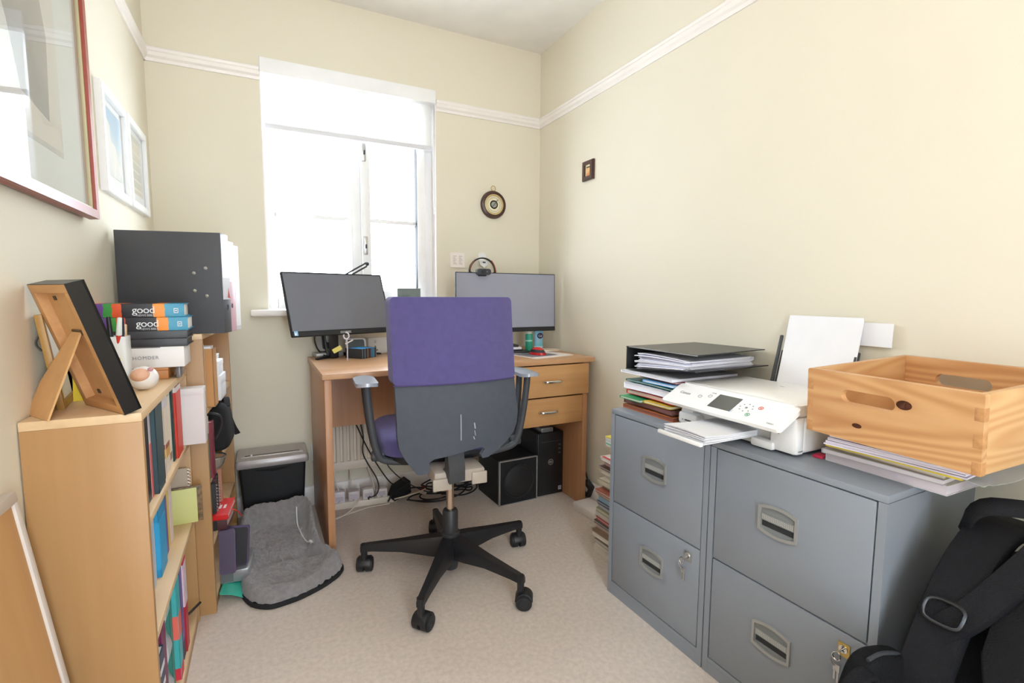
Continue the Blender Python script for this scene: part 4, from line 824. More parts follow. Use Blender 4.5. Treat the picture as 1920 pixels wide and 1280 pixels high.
p = thing('printer_paper', 'white sheets standing in the rear tray of the printer', 'paper', (1.12+PD-.028, .726+.044, TOP+.118), (0, 14, 0)); b = MB()
for k in range(3): b.sheet([(0-.002*k, .0), (.21-.002*k, .0), (.21-.002*k, .215-.004*k), (0-.002*k, .215-.004*k)], 'x', .001-k*.0016, -.0008, paper, lambda v: Vector((v.x-.35*v.z*v.z*.3, v.y, v.z)), 2, 6)
b.build('sheets', p)
p = thing('photo_paper', 'loose white sheet behind the printer tray against right wall', 'paper', (1.441, .70, .91), (0, 3, 0)); MB().bb(0, .0016, 0, .10, 0, .062, paper).build('sheet', p)
p = thing('printed_sheets', 'stack of white sheets in the front output tray of printer', 'paper', (1.12, .718, TOP+.0275)); b = MB()
for k in range(7): b.sheet([(-.185+.003*(k % 3), .118+.002*(k % 2)), (.005, .118), (.005, .25), (-.185+.004*(k % 2), .252)], 'z', k*.0022, .0017, C((240, 240, 244) if k % 3 else (226, 226, 230), .8), lambda v, k=k: Vector((v.x, v.y, v.z+.0035*k*.25*max(0, (-v.x-.1)/.08)+.004*abs(math.sin((v.y-.11)*20))*(k/7))), 5, 6)
b.build('sheets', p)

# ------------------------------------------------------------------ books, folders and crate on the near cabinet
G2 = 'catalogues under the wooden crate'
def slab(name, label, cat, x, y, z, rz, sx, sy, h_, col, page, group=G2):
    p = thing(name, label, cat, (x, y, z), (0, 0, rz), group); b = MB(); b.bb(.002, sx-.002, .002, sy-.002, .001, h_-.001, C(page, .8)); b.build('pages', p)
    b = MB(); b.bb(0, sx, 0, sy, h_-.0015, h_, C(col, .4)).bb(0, sx, 0, sy, 0, .0012, C(col, .4)).bb(0, sx, sy-.0015, sy, 0, h_, C(col, .4)); b.build('cover', p)
slab('catalogue', 'thick white catalogue lowest under the crate', 'catalogue', 1.172, .455, TOP+.0003, -1, .27, .236, .02, (226, 222, 226), (216, 206, 214))
slab('catalogue', 'grey catalogue second in the pile under the crate', 'catalogue', 1.166, .46, TOP+.0208, 1.5, .27, .232, .011, (190, 186, 192), (224, 218, 222))
slab('magazine', 'pale magazine with orange patch under the yellow folder', 'magazine', 1.17, .462, TOP+.0324, -2, .26, .225, .009, (206, 190, 182), (226, 222, 220))
p = thing('folder', 'yellow card folder sticking out under the wooden crate', 'folder', (1.16, .43, TOP+.042), (0, 0, 2), G2); b = MB(); b.sheet(rrect(0, .28, 0, .25, .004, 2), 'z', 0, .008, C((236, 212, 78), .5), wavy(.0012, 14, 0), 2, 8); b.build('folder_board', p)
p = thing('document_sleeve', 'clear crumpled plastic sleeve hanging over the edge below the crate', 'sleeve', (1.15, .375, TOP+.0515), (0, 0, -2), G2)
crump = lambda v: Vector((v.x, v.y, v.z+.003*math.sin(v.x*40)*math.cos(v.y*33)-.022*max(0, (.10-v.y)/.1)**2*(1 if v.x > .02 else .6)))
plast = mat('cloudy_plastic', (226, 230, 226), .2, spec=.7); plast.node_tree.nodes['Principled BSDF'].inputs['Transmission Weight'].default_value = .5
b = MB(); b.sheet(rrect(0, .26, .02, .30, .004, 2), 'z', 0, .0012, plast, crump, 14, 18); b.build('sleeve', p)
p = thing('paper_bundle', 'lavender-white bundle of papers directly beneath the crate', 'papers', (1.125, .41, TOP+.0565), (0, 0, 3), G2); b = MB()
for k in range(6): b.sheet([(.002*(k % 3), .003*(k % 2)), (.295, 0), (.295, .25), (.003*(k % 2), .25-.002*k)], 'z', k*.0036, .003, C((232, 228, 240) if k % 2 else (222, 216, 232), .8), wavy(.0006, 12, k), 2, 6)
b.build('papers', p)
p = thing('tab_divider', 'small red plastic tab at the left end of the catalogue pile', 'tab', (1.172, .696, TOP+.0005), (0, 0, 8), G2); MB().bb(0, .03, 0, .022, 0, .006, C((206, 40, 80), .5), .001).build('tab', p)
pine = wood('waxed_pine', (220, 174, 124), (188, 132, 82), 'y', 9, 8, 2.2, .4, .8)
pine2 = wood('waxed_pine_end', (216, 176, 126), (192, 138, 88), 'x', 9, 8, 2.2, .4, .8)
knot = mat('pine_knot', (104, 60, 42), .45, var=.3, vscale=60)
CR = thing('wooden_crate', 'waxed pine crate with oval hand holes on the catalogue pile', 'crate', (1.103, .694, .739), (0, -3.0, -5.5)); cw, cd, chh, ct = .322, .33, .142, .014
hole = rrect(-cw/2-.053+.03, -cw/2+.053+.03, .080, .108, .0139, 6)
def endpanel(x, nm):
    b = MB(); b.sheet(rrect(-cw, 0, 0, chh, .004, 2), 'x', x, ct, pine, None, 0, 0, None, holes=[hole])
    if x < .1:
        for y, z, r1, r2 in ((-.20, .098, .014, .009), (-.113, .036, .010, .005)):
            b.loft([[(x-.0006, y+r1*s_*math.cos(R(a)), z+r2*s_*math.sin(R(a))) for a in range(0, 360, 24)] for s_ in (1, .5)], knot)
    b.build(nm, CR)
endpanel(0, 'end_panel'); endpanel(cd-ct, 'end_panel')
for y0 in (-cw, -ct): MB().bb(ct, cd-ct, y0, y0+ct, .0, chh, pine2, .003).build('side_panel', CR)
b = MB()
for k in range(4): b.bb(.01, cd-.01, -cw+.008+k*.077, -cw+.083+k*.077, .004, .012, pine2, .001)
b.build('crate_floor', CR)
eg = wood('pine_end_grain', (206, 156, 104), (182, 126, 78), 'y', 30, 1, 0, .5)     # finger joints on the corners
for k in (0, 2, 4):
    for y in (-cw-.0004, -ct+.0004): MB().bb(-.0004, ct, y, y+ct, chh*k/6, chh*(k+1)/6, eg, .001).build('corner_joint', CR)

# ------------------------------------------------------------------ rucksack slumped against the near cabinet
nyl = mat('black_nylon', (20, 20, 23), .7, 0, .2, bump=.5, bscale=420, var=.12, vscale=30)
nyl2 = mat('black_webbing', (25, 25, 29), .65, 0, .2, bump=.5, bscale=600, var=.1, vscale=40)
tl = 36
BP = thing('rucksack', 'black rucksack with padded straps slumped beside the near filing cabinet', 'bag', (.845, .25, .02), (0, tl, 0)); BP.scale = (1.2, 1.12, 1.19)
def soft(x0, x1, y0, y1, z0, z1, r, m, seed, amp=.006, n=14):
    t = bmesh.new(); bmesh.ops.create_cube(t, size=2); bmesh.ops.subdivide_edges(t, edges=t.edges[:], cuts=n, use_grid_fill=True)
    for v in t.verts:
        c = v.co; e = 5.0; L_ = (abs(c.x)**e+abs(c.y)**e+abs(c.z)**e)**(1/e); q = c/L_
        v.co = Vector(((x0+x1)/2+q.x*(x1-x0)/2, (y0+y1)/2+q.y*(y1-y0)/2, (z0+z1)/2+q.z*(z1-z0)/2))
        v.co += c.normalized()*(amp*noise.noise(v.co*9+Vector((seed, 0, 0)))+amp*.5*noise.noise(v.co*25+Vector((0, seed, 0))))
    b = MB(); b.merge(t, m); return b
soft(.0, .22, -.19, .17, .02, .60, .05, nyl, 1, .01).build('main_compartment', BP, 180)
soft(-.07, .06, -.17, .09, .04, .32, .05, nyl, 4, .008).build('front_pocket', BP, 180)
b = MB(); fl = [(-.19, .60), (-.19, .40), (-.15, .34), (-.08, .305), (.0, .30), (.06, .33), (.085, .40), (.09, .60)]
b.sheet([(y, z) for y, z in fl], 'x', -.045, .012, nyl, lambda v: Vector((v.x-.03*math.cos((v.y+.05)*6)+.06*max(0, (v.z-.5)/.1)**2, v.y, v.z)), 10, 8); fo = b.build('flap', BP, 60)
b = MB(); b.tube([(-.045+.006-.03*math.cos((y+.05)*6), y, z-.002) for y, z in fl[1:-1]], .0035, nyl2, 6, None, 1); b.build('flap_piping', fo)
st = MB(); st.ribbon([(.03, .12, .62), (-.04, .13, .585), (-.065, .135, .50), (-.06, .14, .40), (-.035, .145, .27), (.0, .15, .13), (.04, .16, .03)], .072, .02, nyl2, (0, 1, 0), None, 2); so = st.build('shoulder_strap', BP, 60)
st = MB(); st.ribbon([(.06, .03, .64), (-.03, .06, .60), (-.07, .07, .53), (-.07, .105, .44), (-.06, .14, .395)], .045, .016, nyl2, (0, 1, .25), None, 2); st.build('shoulder_strap', BP, 60)
b = MB(); b.tube([(-.076, .112, .440), (-.076, .160, .440), (-.079, .162, .417), (-.076, .157, .404), (-.076, .115, .404), (-.079, .110, .417)], .003, mat('dull_buckle_metal', (74, 76, 80), .35, metal=.9), 8, None, 2, True); b.build('strap_buckle', so)
b = MB(); b.ribbon([(.03, .10, .61), (.0, .10, .66), (.03, .06, .69), (.08, .0, .69), (.11, -.05, .66), (.1, -.06, .61)], .03, .012, nyl2, (1, .2, 0), None, 2); b.build('carry_handle', BP, 60)
b = MB(); b.ribbon([(-.04, .165, .56), (-.075, .15, .60), (-.06, .10, .62), (-.02, .07, .64)], .03, .006, nyl2, (0, .4, 1), None, 2); b.build('strap_keeper', BP, 60)
b = MB(); b.tube([(.01, .03+.013*math.cos(t*.7), .60+.013*math.sin(t*.7)) for t in range(9)], .002, C((150, 140, 120), .3, metal=.7), 6, T(-.06, -.06, -.03), 1, True); b.build('split_ring', BP)
PO = thing('waist_bag', 'small black zipped pouch in front of the near cabinet lock', 'bag', (.93, .468, .30), (0, 14, -6))
b = soft(-.03, .13, -.03, .03, -.30, .105, .03, nyl, 8, .008); b.build('pouch_body', PO, 180)
b = MB(); b.tube([(-.01, -.01, .095), (.02, -.01, .108), (.07, -.01, .107), (.11, -.01, .095)], .004, C((60, 62, 66), .4), 6); b.build('zip', PO)
b = MB(); b.ribbon([(-.01, -.02, .07), (-.03, -.025, .085), (-.06, -.025, .07), (-.08, -.025, .02), (-.08, -.025, -.08)], .03, .01, nyl2, (0, 1, 0), None, 2); b.build('side_strap', PO, 60)

# ------------------------------------------------------------------ low bookcase (x 0 at the front, -.18 at the wall; y away from camera)
BX, BY = -.2215, 1.165; BWD, BDP, BHT = .625, .18, .81
BC = thing('bookcase', 'low beech bookcase of three shelves against left wall', 'bookcase', (BX, BY, 0))
MB().bb(-BDP, 0, 0, .016, 0, BHT-.017, beech, .001).build('side_panel', BC)
MB().bb(-BDP, 0, BWD-.016, BWD, 0, BHT-.017, beech, .001).build('side_panel', BC)
MB().bb(-BDP, 0, 0, BWD, BHT-.017, BHT, beech_flat, .001).build('top_panel', BC)
for zt in (.589, .341, .045): MB().bb(-BDP+.004, -.002, .016, BWD-.016, zt-.016, zt, beech_flat, .0005).build('shelf', BC)
MB().bb(-.014, -.004, .016, BWD-.016, 0, .029, beech).build('plinth', BC)
MB().bb(-BDP, -BDP+.003, .016, BWD-.016, .03, BHT-.017, hardboard).build('back_panel', BC)
def book(label, y0, y1, zb, h_, col, depth=.13, front=-.012, lean=0, band=None, pages=(232, 224, 208), name='book', cat='book', group=None, rough=.45):
    """upright book on the low bookcase, spine toward the room"""
    p = thing(name, label, cat, (BX+front, BY+y0, zb), (lean, 0, 0), group); t = y1-y0; b = MB()
    b.bb(-depth+.002, -.002, .0016, t-.0016, .002, h_-.003, C(pages, .8)); b.build('pages', p)
    b = MB(); cm = C(col, rough); b.bb(-depth, -.001, 0, .0014, 0, h_, cm).bb(-depth, -.001, t-.0014, t, 0, h_, cm).bb(-.0025, 0, 0, t, 0, h_, cm, .0008, 1)
    for (za, zc, bc) in (band or ()): b.bb(-.0005, .0004, .0005, t-.0005, h_*za, h_*zc, C(bc, .5)).bb(-depth*.98, -.001, -.0003, .0004, h_*za, h_*zc, C(bc, .5))
    b.build('cover', p); return p
g1, g2, g3 = 'books on the top shelf of the low bookcase', 'books on the middle shelf of the low bookcase', 'books on the bottom shelf of the low bookcase'
z1 = .5892
book('tall black book at the near end of top shelf', 0.07, 0.135, z1, .198, (38, 34, 38), .14, -.016, group=g1)
book('thin pale book with coral lower half beside the black one', 0.137, 0.157, z1, .196, (214, 206, 212), .13, -.016, band=[(0, .62, (226, 110, 108))], group=g1)
book('thick dark teal book on top shelf', 0.16, 0.235, z1, .199, (44, 70, 78), .14, -.006, group=g1)
book('thin pale blue book next to the dark teal one', 0.236, 0.25, z1, .2, (156, 186, 220), .13, -.014, group=g1)
book('thin black-spined book before the beige ones on top shelf', 0.252, 0.266, z1, .2, (36, 30, 36), .13, -.010, group=g1)
book('brown speckled book left of the beige block on top shelf', 0.268, 0.285, z1, .18, (146, 84, 70), .13, -.018, band=[(.35, .6, (120, 60, 52))], group=g1)
book('beige book with ochre band on top shelf', 0.287, 0.338, z1, .196, (222, 206, 186), .14, -.010, band=[(.22, .34, (206, 160, 86)), (.34, .4, (150, 80, 60)), (.86, 1, (206, 200, 204))], group=g1)
book('cream book with brown stripe right of the ochre banded one', 0.34, 0.38, z1, .186, (230, 216, 194), .14, -.012, band=[(.1, .2, (160, 120, 104))], group=g1)
book('slim white book before the bottle green one on top shelf', 0.382, 0.402, z1, .194, (226, 230, 226), .13, -.014, group=g1)
book('thin bottle green book left of the red one', 0.404, 0.428, z1, .198, (28, 66, 58), .13, -.010, group=g1)
book('thick bright red book on top shelf', 0.43, 0.515, z1, .196, (214, 54, 36), .14, -.004, group=g1, band=[(.93, 1, (230, 222, 220))])
book('picture-spined book right of the red one', 0.517, 0.532, z1, .2, (150, 140, 128), .13, -.014, band=[(.5, .68, (60, 50, 56)), (.68, .8, (196, 150, 120)), (.3, .48, (120, 170, 210))], group=g1)
book('pale green yellow book near far end of top shelf', 0.534, 0.545, z1, .198, (196, 200, 150), .13, -.014, band=[(.7, 1, (92, 122, 170))], group=g1)
book('slim blue-topped book touching the white box on top shelf', 0.547, 0.555, z1, .2, (120, 146, 186), .13, -.02, band=[(0, .5, (210, 206, 150))], group=g1)
p = thing('box_file', 'white card box jutting out at far end of top shelf', 'box', (BX+.048, BY+.558, z1), (0, 0, 0)); b = MB(); b.bb(-.19, 0, 0, .05, 0, .165, C((222, 214, 214), .6), .002); b.build('box_body', p)
MB().bb(-.191, .001, -.001, .051, .15, .170, C((228, 221, 220), .6), .002).build('lid', p)
z2 = .3412
book('thin dark red book at near end of middle shelf', 0.173, 0.183, z2, .17, (120, 50, 60), .12, -.036, band=[(.1, .9, (206, 190, 196))], group=g2)
book('slim navy book second on middle shelf', 0.184, 0.191, z2, .2, (56, 72, 110), .12, -0.044, group=g2)
book('pale grey-blue book on middle shelf', 0.193, 0.232, z2, .205, (186, 196, 212), .13, -0.036, group=g2)
book('cream-pink book left of the bright blue one', 0.234, 0.262, z2, .2, (232, 214, 200), .13, -0.040, group=g2)
book('thick bright blue book on middle shelf', 0.264, 0.345, z2, .2, (34, 146, 198), .13, -0.030, band=[(.1, .7, (44, 160, 212))], group=g2)
book('purple book beside the bright blue one', 0.347, 0.41, z2, .2, (104, 82, 160), .13, -0.036, group=g2)
book('slim rose cream book right of the purple one', 0.412, 0.423, z2, .19, (236, 218, 208), .12, -0.044, group=g2)
book('yellow book on middle shelf', 0.425, 0.447, z2, .196, (222, 194, 82), .13, -0.038, group=g2)
book('pinkish white book on middle shelf before the gap', 0.45, 0.488, z2, .2, (232, 212, 206), .13, -0.036, group=g2)
book('cream slim book closing the row on middle shelf', 0.49, 0.5, z2, .18, (226, 216, 190), .12, -0.044, group=g2)
p = thing('spiral_notebook', 'wire bound brown notebook standing at the back of middle shelf', 'notebook', (BX-.06, BY+.594, z2), (0, 0, 2)); b = MB(); b.bb(-.09, .05, 0, .006, 0, .168, C((176, 160, 142), .6), .001); b.build('cover', p)
b = MB()
for k in range(15): b.tube([(.05+.008*math.cos(t*.9), .003, .012+k*.0105+.004*math.sin(t*.9)) for t in range(7)], .0012, C((226, 222, 216), .3, metal=.4), 5, None, 1, True)
b.build('wire_binding', p)
p = thing('greeting_card', 'pale lime card standing at far end of middle shelf', 'card', (BX, BY+.578, z2), (0, 0, 4)); MB().bb(-.15, .014, 0, .004, 0, .108, C((206, 208, 136), .5), .0005).build('card', p)
p = thing('patterned_box', 'brown patterned slim box behind the lime card', 'box', (BX, BY+.583, z2), (0, 0, 4)); MB().bb(-.14, .027, 0, .008, 0, .112, mat('brown_pattern', (116, 92, 62), .5, var=.6, vscale=90), .001).build('box_body', p)
z3 = .0452
book('short navy book with white flecks at near end of bottom shelf', 0.049, 0.095, z3, .225, (46, 62, 92), .14, -.006, band=[(.1, .16, (220, 220, 224)), (.25, .3, (220, 220, 224)), (.42, .5, (220, 220, 224)), (.62, .68, (220, 220, 224)), (.8, .86, (220, 220, 224))], group=g3)
book('burgundy book on bottom shelf', 0.097, 0.147, z3, .25, (122, 40, 84), .15, -.010, group=g3)
p = thing('ring_binder', 'bulky grey-white plastic wallet on bottom shelf', 'binder', (BX-.008, BY+.148, z3)); b = MB()
b.sheet([(-.155, 0), (0, 0), (.0, .255), (-.155, .262)], 'y', 0, .092, C((208, 216, 220), .25, spec=.7), lambda v: Vector((v.x+.006*math.sin(v.z*60)*(1 if v.x > -.05 else 0)-.012*((v.y-.046)/.046)**2*(1 if v.x > -.05 else 0), v.y, v.z)), 3, 14); b.build('wallet', p, 180)
book('thin teal green book right of the plastic wallet', 0.243, 0.268, z3, .25, (58, 130, 118), .14, -.016, group=g3)
book('white-edged slim book on bottom shelf', 0.27, 0.282, z3, .26, (216, 208, 200), .13, -.02, group=g3)
book('turquoise and coral striped book on bottom shelf', 0.285, 0.325, z3, .262, (70, 176, 180), .15, -.006, band=[(.42, .66, (232, 110, 96)), (0, .12, (210, 50, 70))], group=g3)
book('charcoal book right of the turquoise one', 0.328, 0.35, z3, .264, (60, 58, 62), .14, -.010, group=g3)
book('olive slim book between charcoal and purple ones', 0.352, 0.362, z3, .26, (140, 130, 96), .13, -.016, group=g3)
book('purple blue book on bottom shelf', 0.364, 0.395, z3, .26, (112, 96, 156), .14, -.010, band=[(0, .2, (60, 56, 76))], group=g3)
book('red book with lilac white upper half on bottom shelf', 0.398, 0.44, z3, .262, (196, 44, 62), .14, -.006, band=[(.5, .96, (222, 206, 220))], group=g3)
book('dark red slim book near far end of bottom shelf', 0.443, 0.455, z3, .25, (150, 60, 50), .13, -.02, group=g3)
book('tall pale olive book leaning at far end of bottom shelf', 0.465, 0.5, z3, .264, (206, 196, 150), .13, -.014, 3, group=g3)
lead('cable_end', 'short black cable end poking over the bottom shelf', [(BX-.06, BY+.54, z3+.01), (BX-.02, BY+.53, z3+.03), (BX+.0, BY+.56, z3+.036), (BX+.006, BY+.585, z3+.03)], .004, (44, 42, 42))
# things on the low bookcase
ZT = BHT+.0004
FR = thing('framed_photo', 'black edged photo frame seen from its hardboard back, near end of low bookcase', 'photo frame', (-.226, 1.172, ZT), (0, 0, 123.7))
Xf = T(0, 0, .003, 17) @ Matrix.Identity(4); fw_, fh_, fd_ = .165, .256, .026      # local x along the base, back faces +y here
bl = mat('frame_black_paint', (24, 23, 25), .35)
bare = wood('bare_frame_wood', (210, 162, 108), (188, 136, 86), 'x', 9, 8, 0, .6)
Xf = T(0, 0, .0075, -17)
b = MB()
for x0, x1, za, zc in ((0, fw_, 0, .016), (0, fw_, fh_-.016, fh_), (0, .016, .016, fh_-.016), (fw_-.016, fw_, .016, fh_-.016)): b.bb(x0, x1, 0, fd_, za, zc, bare, .0005, 1, Xf)
e = .0012
for x0, x1, za, zc in ((-e, fw_+e, -e, 0), (-e, fw_+e, fh_, fh_+e), (-e, 0, 0, fh_), (fw_, fw_+e, 0, fh_)): b.bb(x0, x1, -.004, fd_, za, zc, bl, 0, 1, Xf)
b.bb(-e, fw_+e, -.004, 0, -e, fh_+e, bl, 0, 1, Xf); b.build('frame', FR)
b = MB(); b.bb(.016, fw_-.016, .007, .010, .016, fh_-.016, hardboard, 0, 1, Xf)
for x, z in ((.05, fh_-.03), (fw_-.05, fh_-.03), (.05, .03), (fw_-.05, .03)): b.bb(x-.005, x+.005, .010, .012, z-.004, z+.004, C((70, 56, 44), .5), 0, 1, Xf)
b.tube([tuple(Xf @ Vector((.045, .013, fh_-.055+q))) for q in (-.014, -.007, .007, .014)], .003, C((60, 50, 42), .4), 6); b.build('back_board', FR)
b = MB(); top = Xf @ Vector((fw_*.50, .012, fh_*.62)); t2 = Vector((fw_*.45, .118, -.0))
wv = Vector((1, 0, 0)); dn = Vector((0, t2.y-top.y, t2.z-top.z)).normalized(); nn = wv.cross(dn)*.0016
pts = [top+wv*-.016, top+wv*.022, t2+Vector((.080, 0, .0))+dn*-.064, t2+Vector((.080, 0, .0)), t2+Vector((-.016, 0, 0)), ]
b.loft([[q+nn for q in pts], [q-nn for q in pts]], hardboard); b.build('easel_strut', FR)
b = MB(); b.bb(fw_*.5-.018, fw_*.5+.022, .0095, .013, fh_*.60, fh_*.64, C((80, 66, 52), .4, metal=.3), .001, 1, Xf); b.build('strut_hinge', FR)
p = thing('framed_certificate', 'narrow gilt wood frame leaning on left wall behind the black photo frame', 'frame', (-.362, 1.262, ZT), (0, -7, 8)); gw = wood('gilt_wood', (186, 146, 74), (150, 108, 50), 'z', 9, 10, 0, .4); b = MB()
for y0, y1, za, zc in ((0, .016, 0, .19), (.15, .166, 0, .19), (.016, .15, 0, .014), (.016, .15, .176, .19)): b.bb(-.012, .0, y0, y1, za, zc, gw, .001)
b.build('frame', p); MB().bb(-.009, -.006, .012, .154, .01, .18, C((226, 222, 214), .6)).build('certificate', p)
b = MB(); b.tube([(-.013, .006, .15), (-.02, .0, .135), (-.013, .004, .12)], .002, C((90, 90, 90), .3, metal=.8), 6); b.build('clip', p)
p = thing('booklet', 'bright yellow booklet with black lines of type behind the photo frame', 'booklet', (-.372, 1.346, ZT), (-9, 0, 4)); b = MB(); b.bb(0, .082, 0, .004, 0, .088, C((236, 206, 40), .5))
for k, (a_, z_) in enumerate(((.03, .062), (.05, .046), (.055, .036))): b.bb(.012, .012+a_, -.0004, .0004, z_, z_+.005, C((60, 52, 30), .6))
b.build('cover', p)
# ornament: white shell with a peach egg
p = thing('egg_ornament', 'small white shell ornament holding a peach coloured egg', 'ornament', (-.265, 1.44, ZT)); b = MB()
pr_ = [(.0, -.030), (.014, -.0285), (.024, -.02), (.031, -.004), (.030, .008), (.025, .018), (.021, .021), (.022, .014), (.026, .004), (.026, -.004), (.02, -.016), (0, -.022)]
b.sph((0, .002, .0285), (.030, .029, .0283), C((236, 231, 228), .35)); b.build('shell', p); MB().sph((-.003, -.0135, .037), (.0205, .0195, .0165), C((226, 176, 148), .45), T(0, 0, 0, 0, 0, 0)).build('egg', p)
MB().sph((.017, -.014, .0505), (.006, .005, .005), C((206, 150, 152), .4)).build('pink_spot', p)
# pen cup with pens
p = thing('pen_pot', 'white square pen pot on low bookcase beside the book pile', 'pot', (-.322, 1.475, ZT)); b = MB(); q = .026; h_ = .128
b.sheet(rrect(-q, q, -q, q, .006, 3), 'z', 0, .004, white_pl)
b.loft([[(x, y, z) for x, y in rrect(-s_, s_, -s_, s_, .006, 3)] for s_, z in ((q, .0), (q, h_), (q-.002, h_), (q-.002, .006))], white_pl, False); b.build('pot', p)
for lab, col, cap, dx, dy, lx, ly, hh in (('white capped pen with red barrel standing in the white pot', (206, 60, 44), (230, 236, 232), -.006, -.014, 16, 14, .17), ('navy marker in the white pot', (44, 46, 78), (36, 38, 64), .014, .006, -4, 6, .165), ('bare wooden pencil leaning in the white pot', (206, 160, 110), (226, 190, 150), .012, .016, -6, 10, .15), ('black felt pen at the rear of the white pot', (40, 40, 44), (30, 30, 34), -.01, .012, -6, -6, .168), ('green pen leaning left in the white pot', (60, 150, 80), (50, 130, 70), -.014, .0, -2, -14, .166)):
    t = thing('pen', lab, 'pen', (-.322+dx*.4, 1.475+dy*.4, ZT+.006), (lx*.5, ly*.5, 0), 'pens in the white pot'); b = MB(); b.cyl((0, 0, 0), (0, 0, hh*.75), .0055, .0055, C(col, .4), 14); b.build('barrel', t); MB().cyl((0, 0, hh*.75), (0, 0, hh), .006, .0045, C(cap, .35), 14, None, .001).build('cap', t)
# pile of books and box; spines face the camera
p = thing('wooden_box', 'small orange-brown wooden box under the white carton', 'box', (-.384, 1.60, ZT)); b = MB(); b.bb(0, .145, 0, .11, 0, .024, C((186, 122, 66), .5), .002); b.build('box_body', p); MB().bb(-.001, .146, -.001, .111, .024, .0315, C((196, 132, 76), .5), .002).build('lid', p)
p = thing('glass_block', 'smoky glass block supporting the right end of the white carton', 'ornament', (-.224, 1.61, ZT)); MB().bb(0, .012, 0, .09, 0, .0315, C((112, 108, 110), .15), .003).build('block', p)
p = thing('carton', 'white product carton with grey lettering in the book pile', 'box', (-.388, 1.595, ZT+.032)); b = MB(); b.bb(0, .188, 0, .12, 0, .0555, C((228, 224, 222), .45), .0015); b.bb(.05, .135, -.0004, .0008, .0535, .0552, C((70, 70, 72), .5))
b.text('HOMDER', .0125, C((130, 130, 132), .5), face_xf((.102, -.0006, .027), (1, 0, 0), (0, 0, 1)), .0003, 1.15); b.bb(.086, .108, -.0006, .0006, .0015, .006, C((150, 150, 150), .5)); b.build('carton_body', p)
zz = ZT+.088
def lying(label, x0, L_, d_, h_, col, rz=0, deco=None, pages=(236, 232, 224)):
    global zz
    p = thing('book', label, 'book', (x0, 1.598, zz), (0, 0, rz), 'books lying on the low bookcase'); b = MB(); b.bb(.004, L_-.004, .004, d_-.002, .0025, h_-.0025, C(pages, .8)); b.build('pages', p)
    b = MB(); cm = C(col, .4) if not isinstance(col, bpy.types.Material) else col
    b.bb(0, L_, 0, d_, 0, .0022, cm).bb(0, L_, 0, d_, h_-.0022, h_, cm).bb(0, L_, -.001, .003, 0, h_, cm, .001)
    if deco: deco(b, L_, h_)
    b.build('cover', p); zz += h_+.0004
lying('lower of two plain black books in the lying pile', -.392, .20, .135, .021, (46, 45, 48), 0, None, (60, 58, 58))
lying('upper of two plain black books in the lying pile', -.392, .201, .135, .021, (50, 49, 52), 1, None, (60, 58, 58))
splash = ramp_mat('splashed_spine', [(0, (232, 110, 50)), (.12, (110, 70, 150)), (.2, (60, 150, 70)), (.3, (226, 90, 50)), (.4, (44, 42, 46)), (.74, (48, 46, 50)), (.755, (244, 146, 40)), (.88, (246, 150, 44)), (.885, (58, 150, 182)), (1, (52, 146, 180))], 'x', .19, 0, .4, .012, 60, True)
def bible(b, L_, h_):
    wt = C((232, 232, 232), .5)
    b.text('good', .026, wt, face_xf((.117, -.0012, h_*.53), (1, 0, 0), (0, 0, 1)), .0003, .92)
    b.text('NEWS BIBLE', .0075, C((190, 190, 190), .5), face_xf((.121, -.0012, h_*.14), (1, 0, 0), (0, 0, 1)), .0003, .95)
    x = L_-.018
    for x0, x1, a_, c_ in ((x-.005, x+.005, .3, .345), (x-.005, x+.005, .62, .665), (x-.005, x-.0036, .3, .66), (x+.0036, x+.005, .3, .66), (x-.002, x+.002, .45, .52)): b.bb(x0, x1, -.0014, -.0008, h_*a_, h_*c_, wt)
lying('lower of two identical paint-splashed bibles on low bookcase', -.395, .206, .14, .0355, splash, .5, bible)
lying('upper of two identical paint-splashed bibles, topmost on low bookcase', -.402, .206, .14, .0355, splash, 1.5, bible)

# ------------------------------------------------------------------ tall bookcase
B2R = -3.6; B2X, B2Y = -.177, 1.797; B2H = .915; B2D, B2W = .185, .60
TB = thing('bookcase', 'taller beech bookcase in the corner, holding files on top', 'bookcase', (B2X, B2Y, 0), (0, 0, B2R))
MB().bb(-B2D, 0, 0, .016, 0, B2H-.017, beech, .001).build('side_panel', TB)
MB().bb(-B2D, 0, B2W-.016, B2W, 0, B2H-.017, beech, .001).build('side_panel', TB)
MB().bb(-B2D, 0, 0, B2W, B2H-.017, B2H, beech_flat, .001).build('top_panel', TB)
for zt in (.672, .445, .235, .05): MB().bb(-B2D+.004, -.002, .016, B2W-.016, zt-.016, zt, beech_flat, .0005).build('shelf', TB)
MB().bb(-B2D, -B2D+.003, .016, B2W-.016, .03, B2H-.017, hardboard).build('back_panel', TB)
MB().bb(-.014, -.004, .016, B2W-.016, 0, .034, beech).build('plinth', TB)
XB = T(B2X, B2Y, 0, 0, 0, B2R)
def tb(x, y, z): return XB @ Vector((x, y, z))
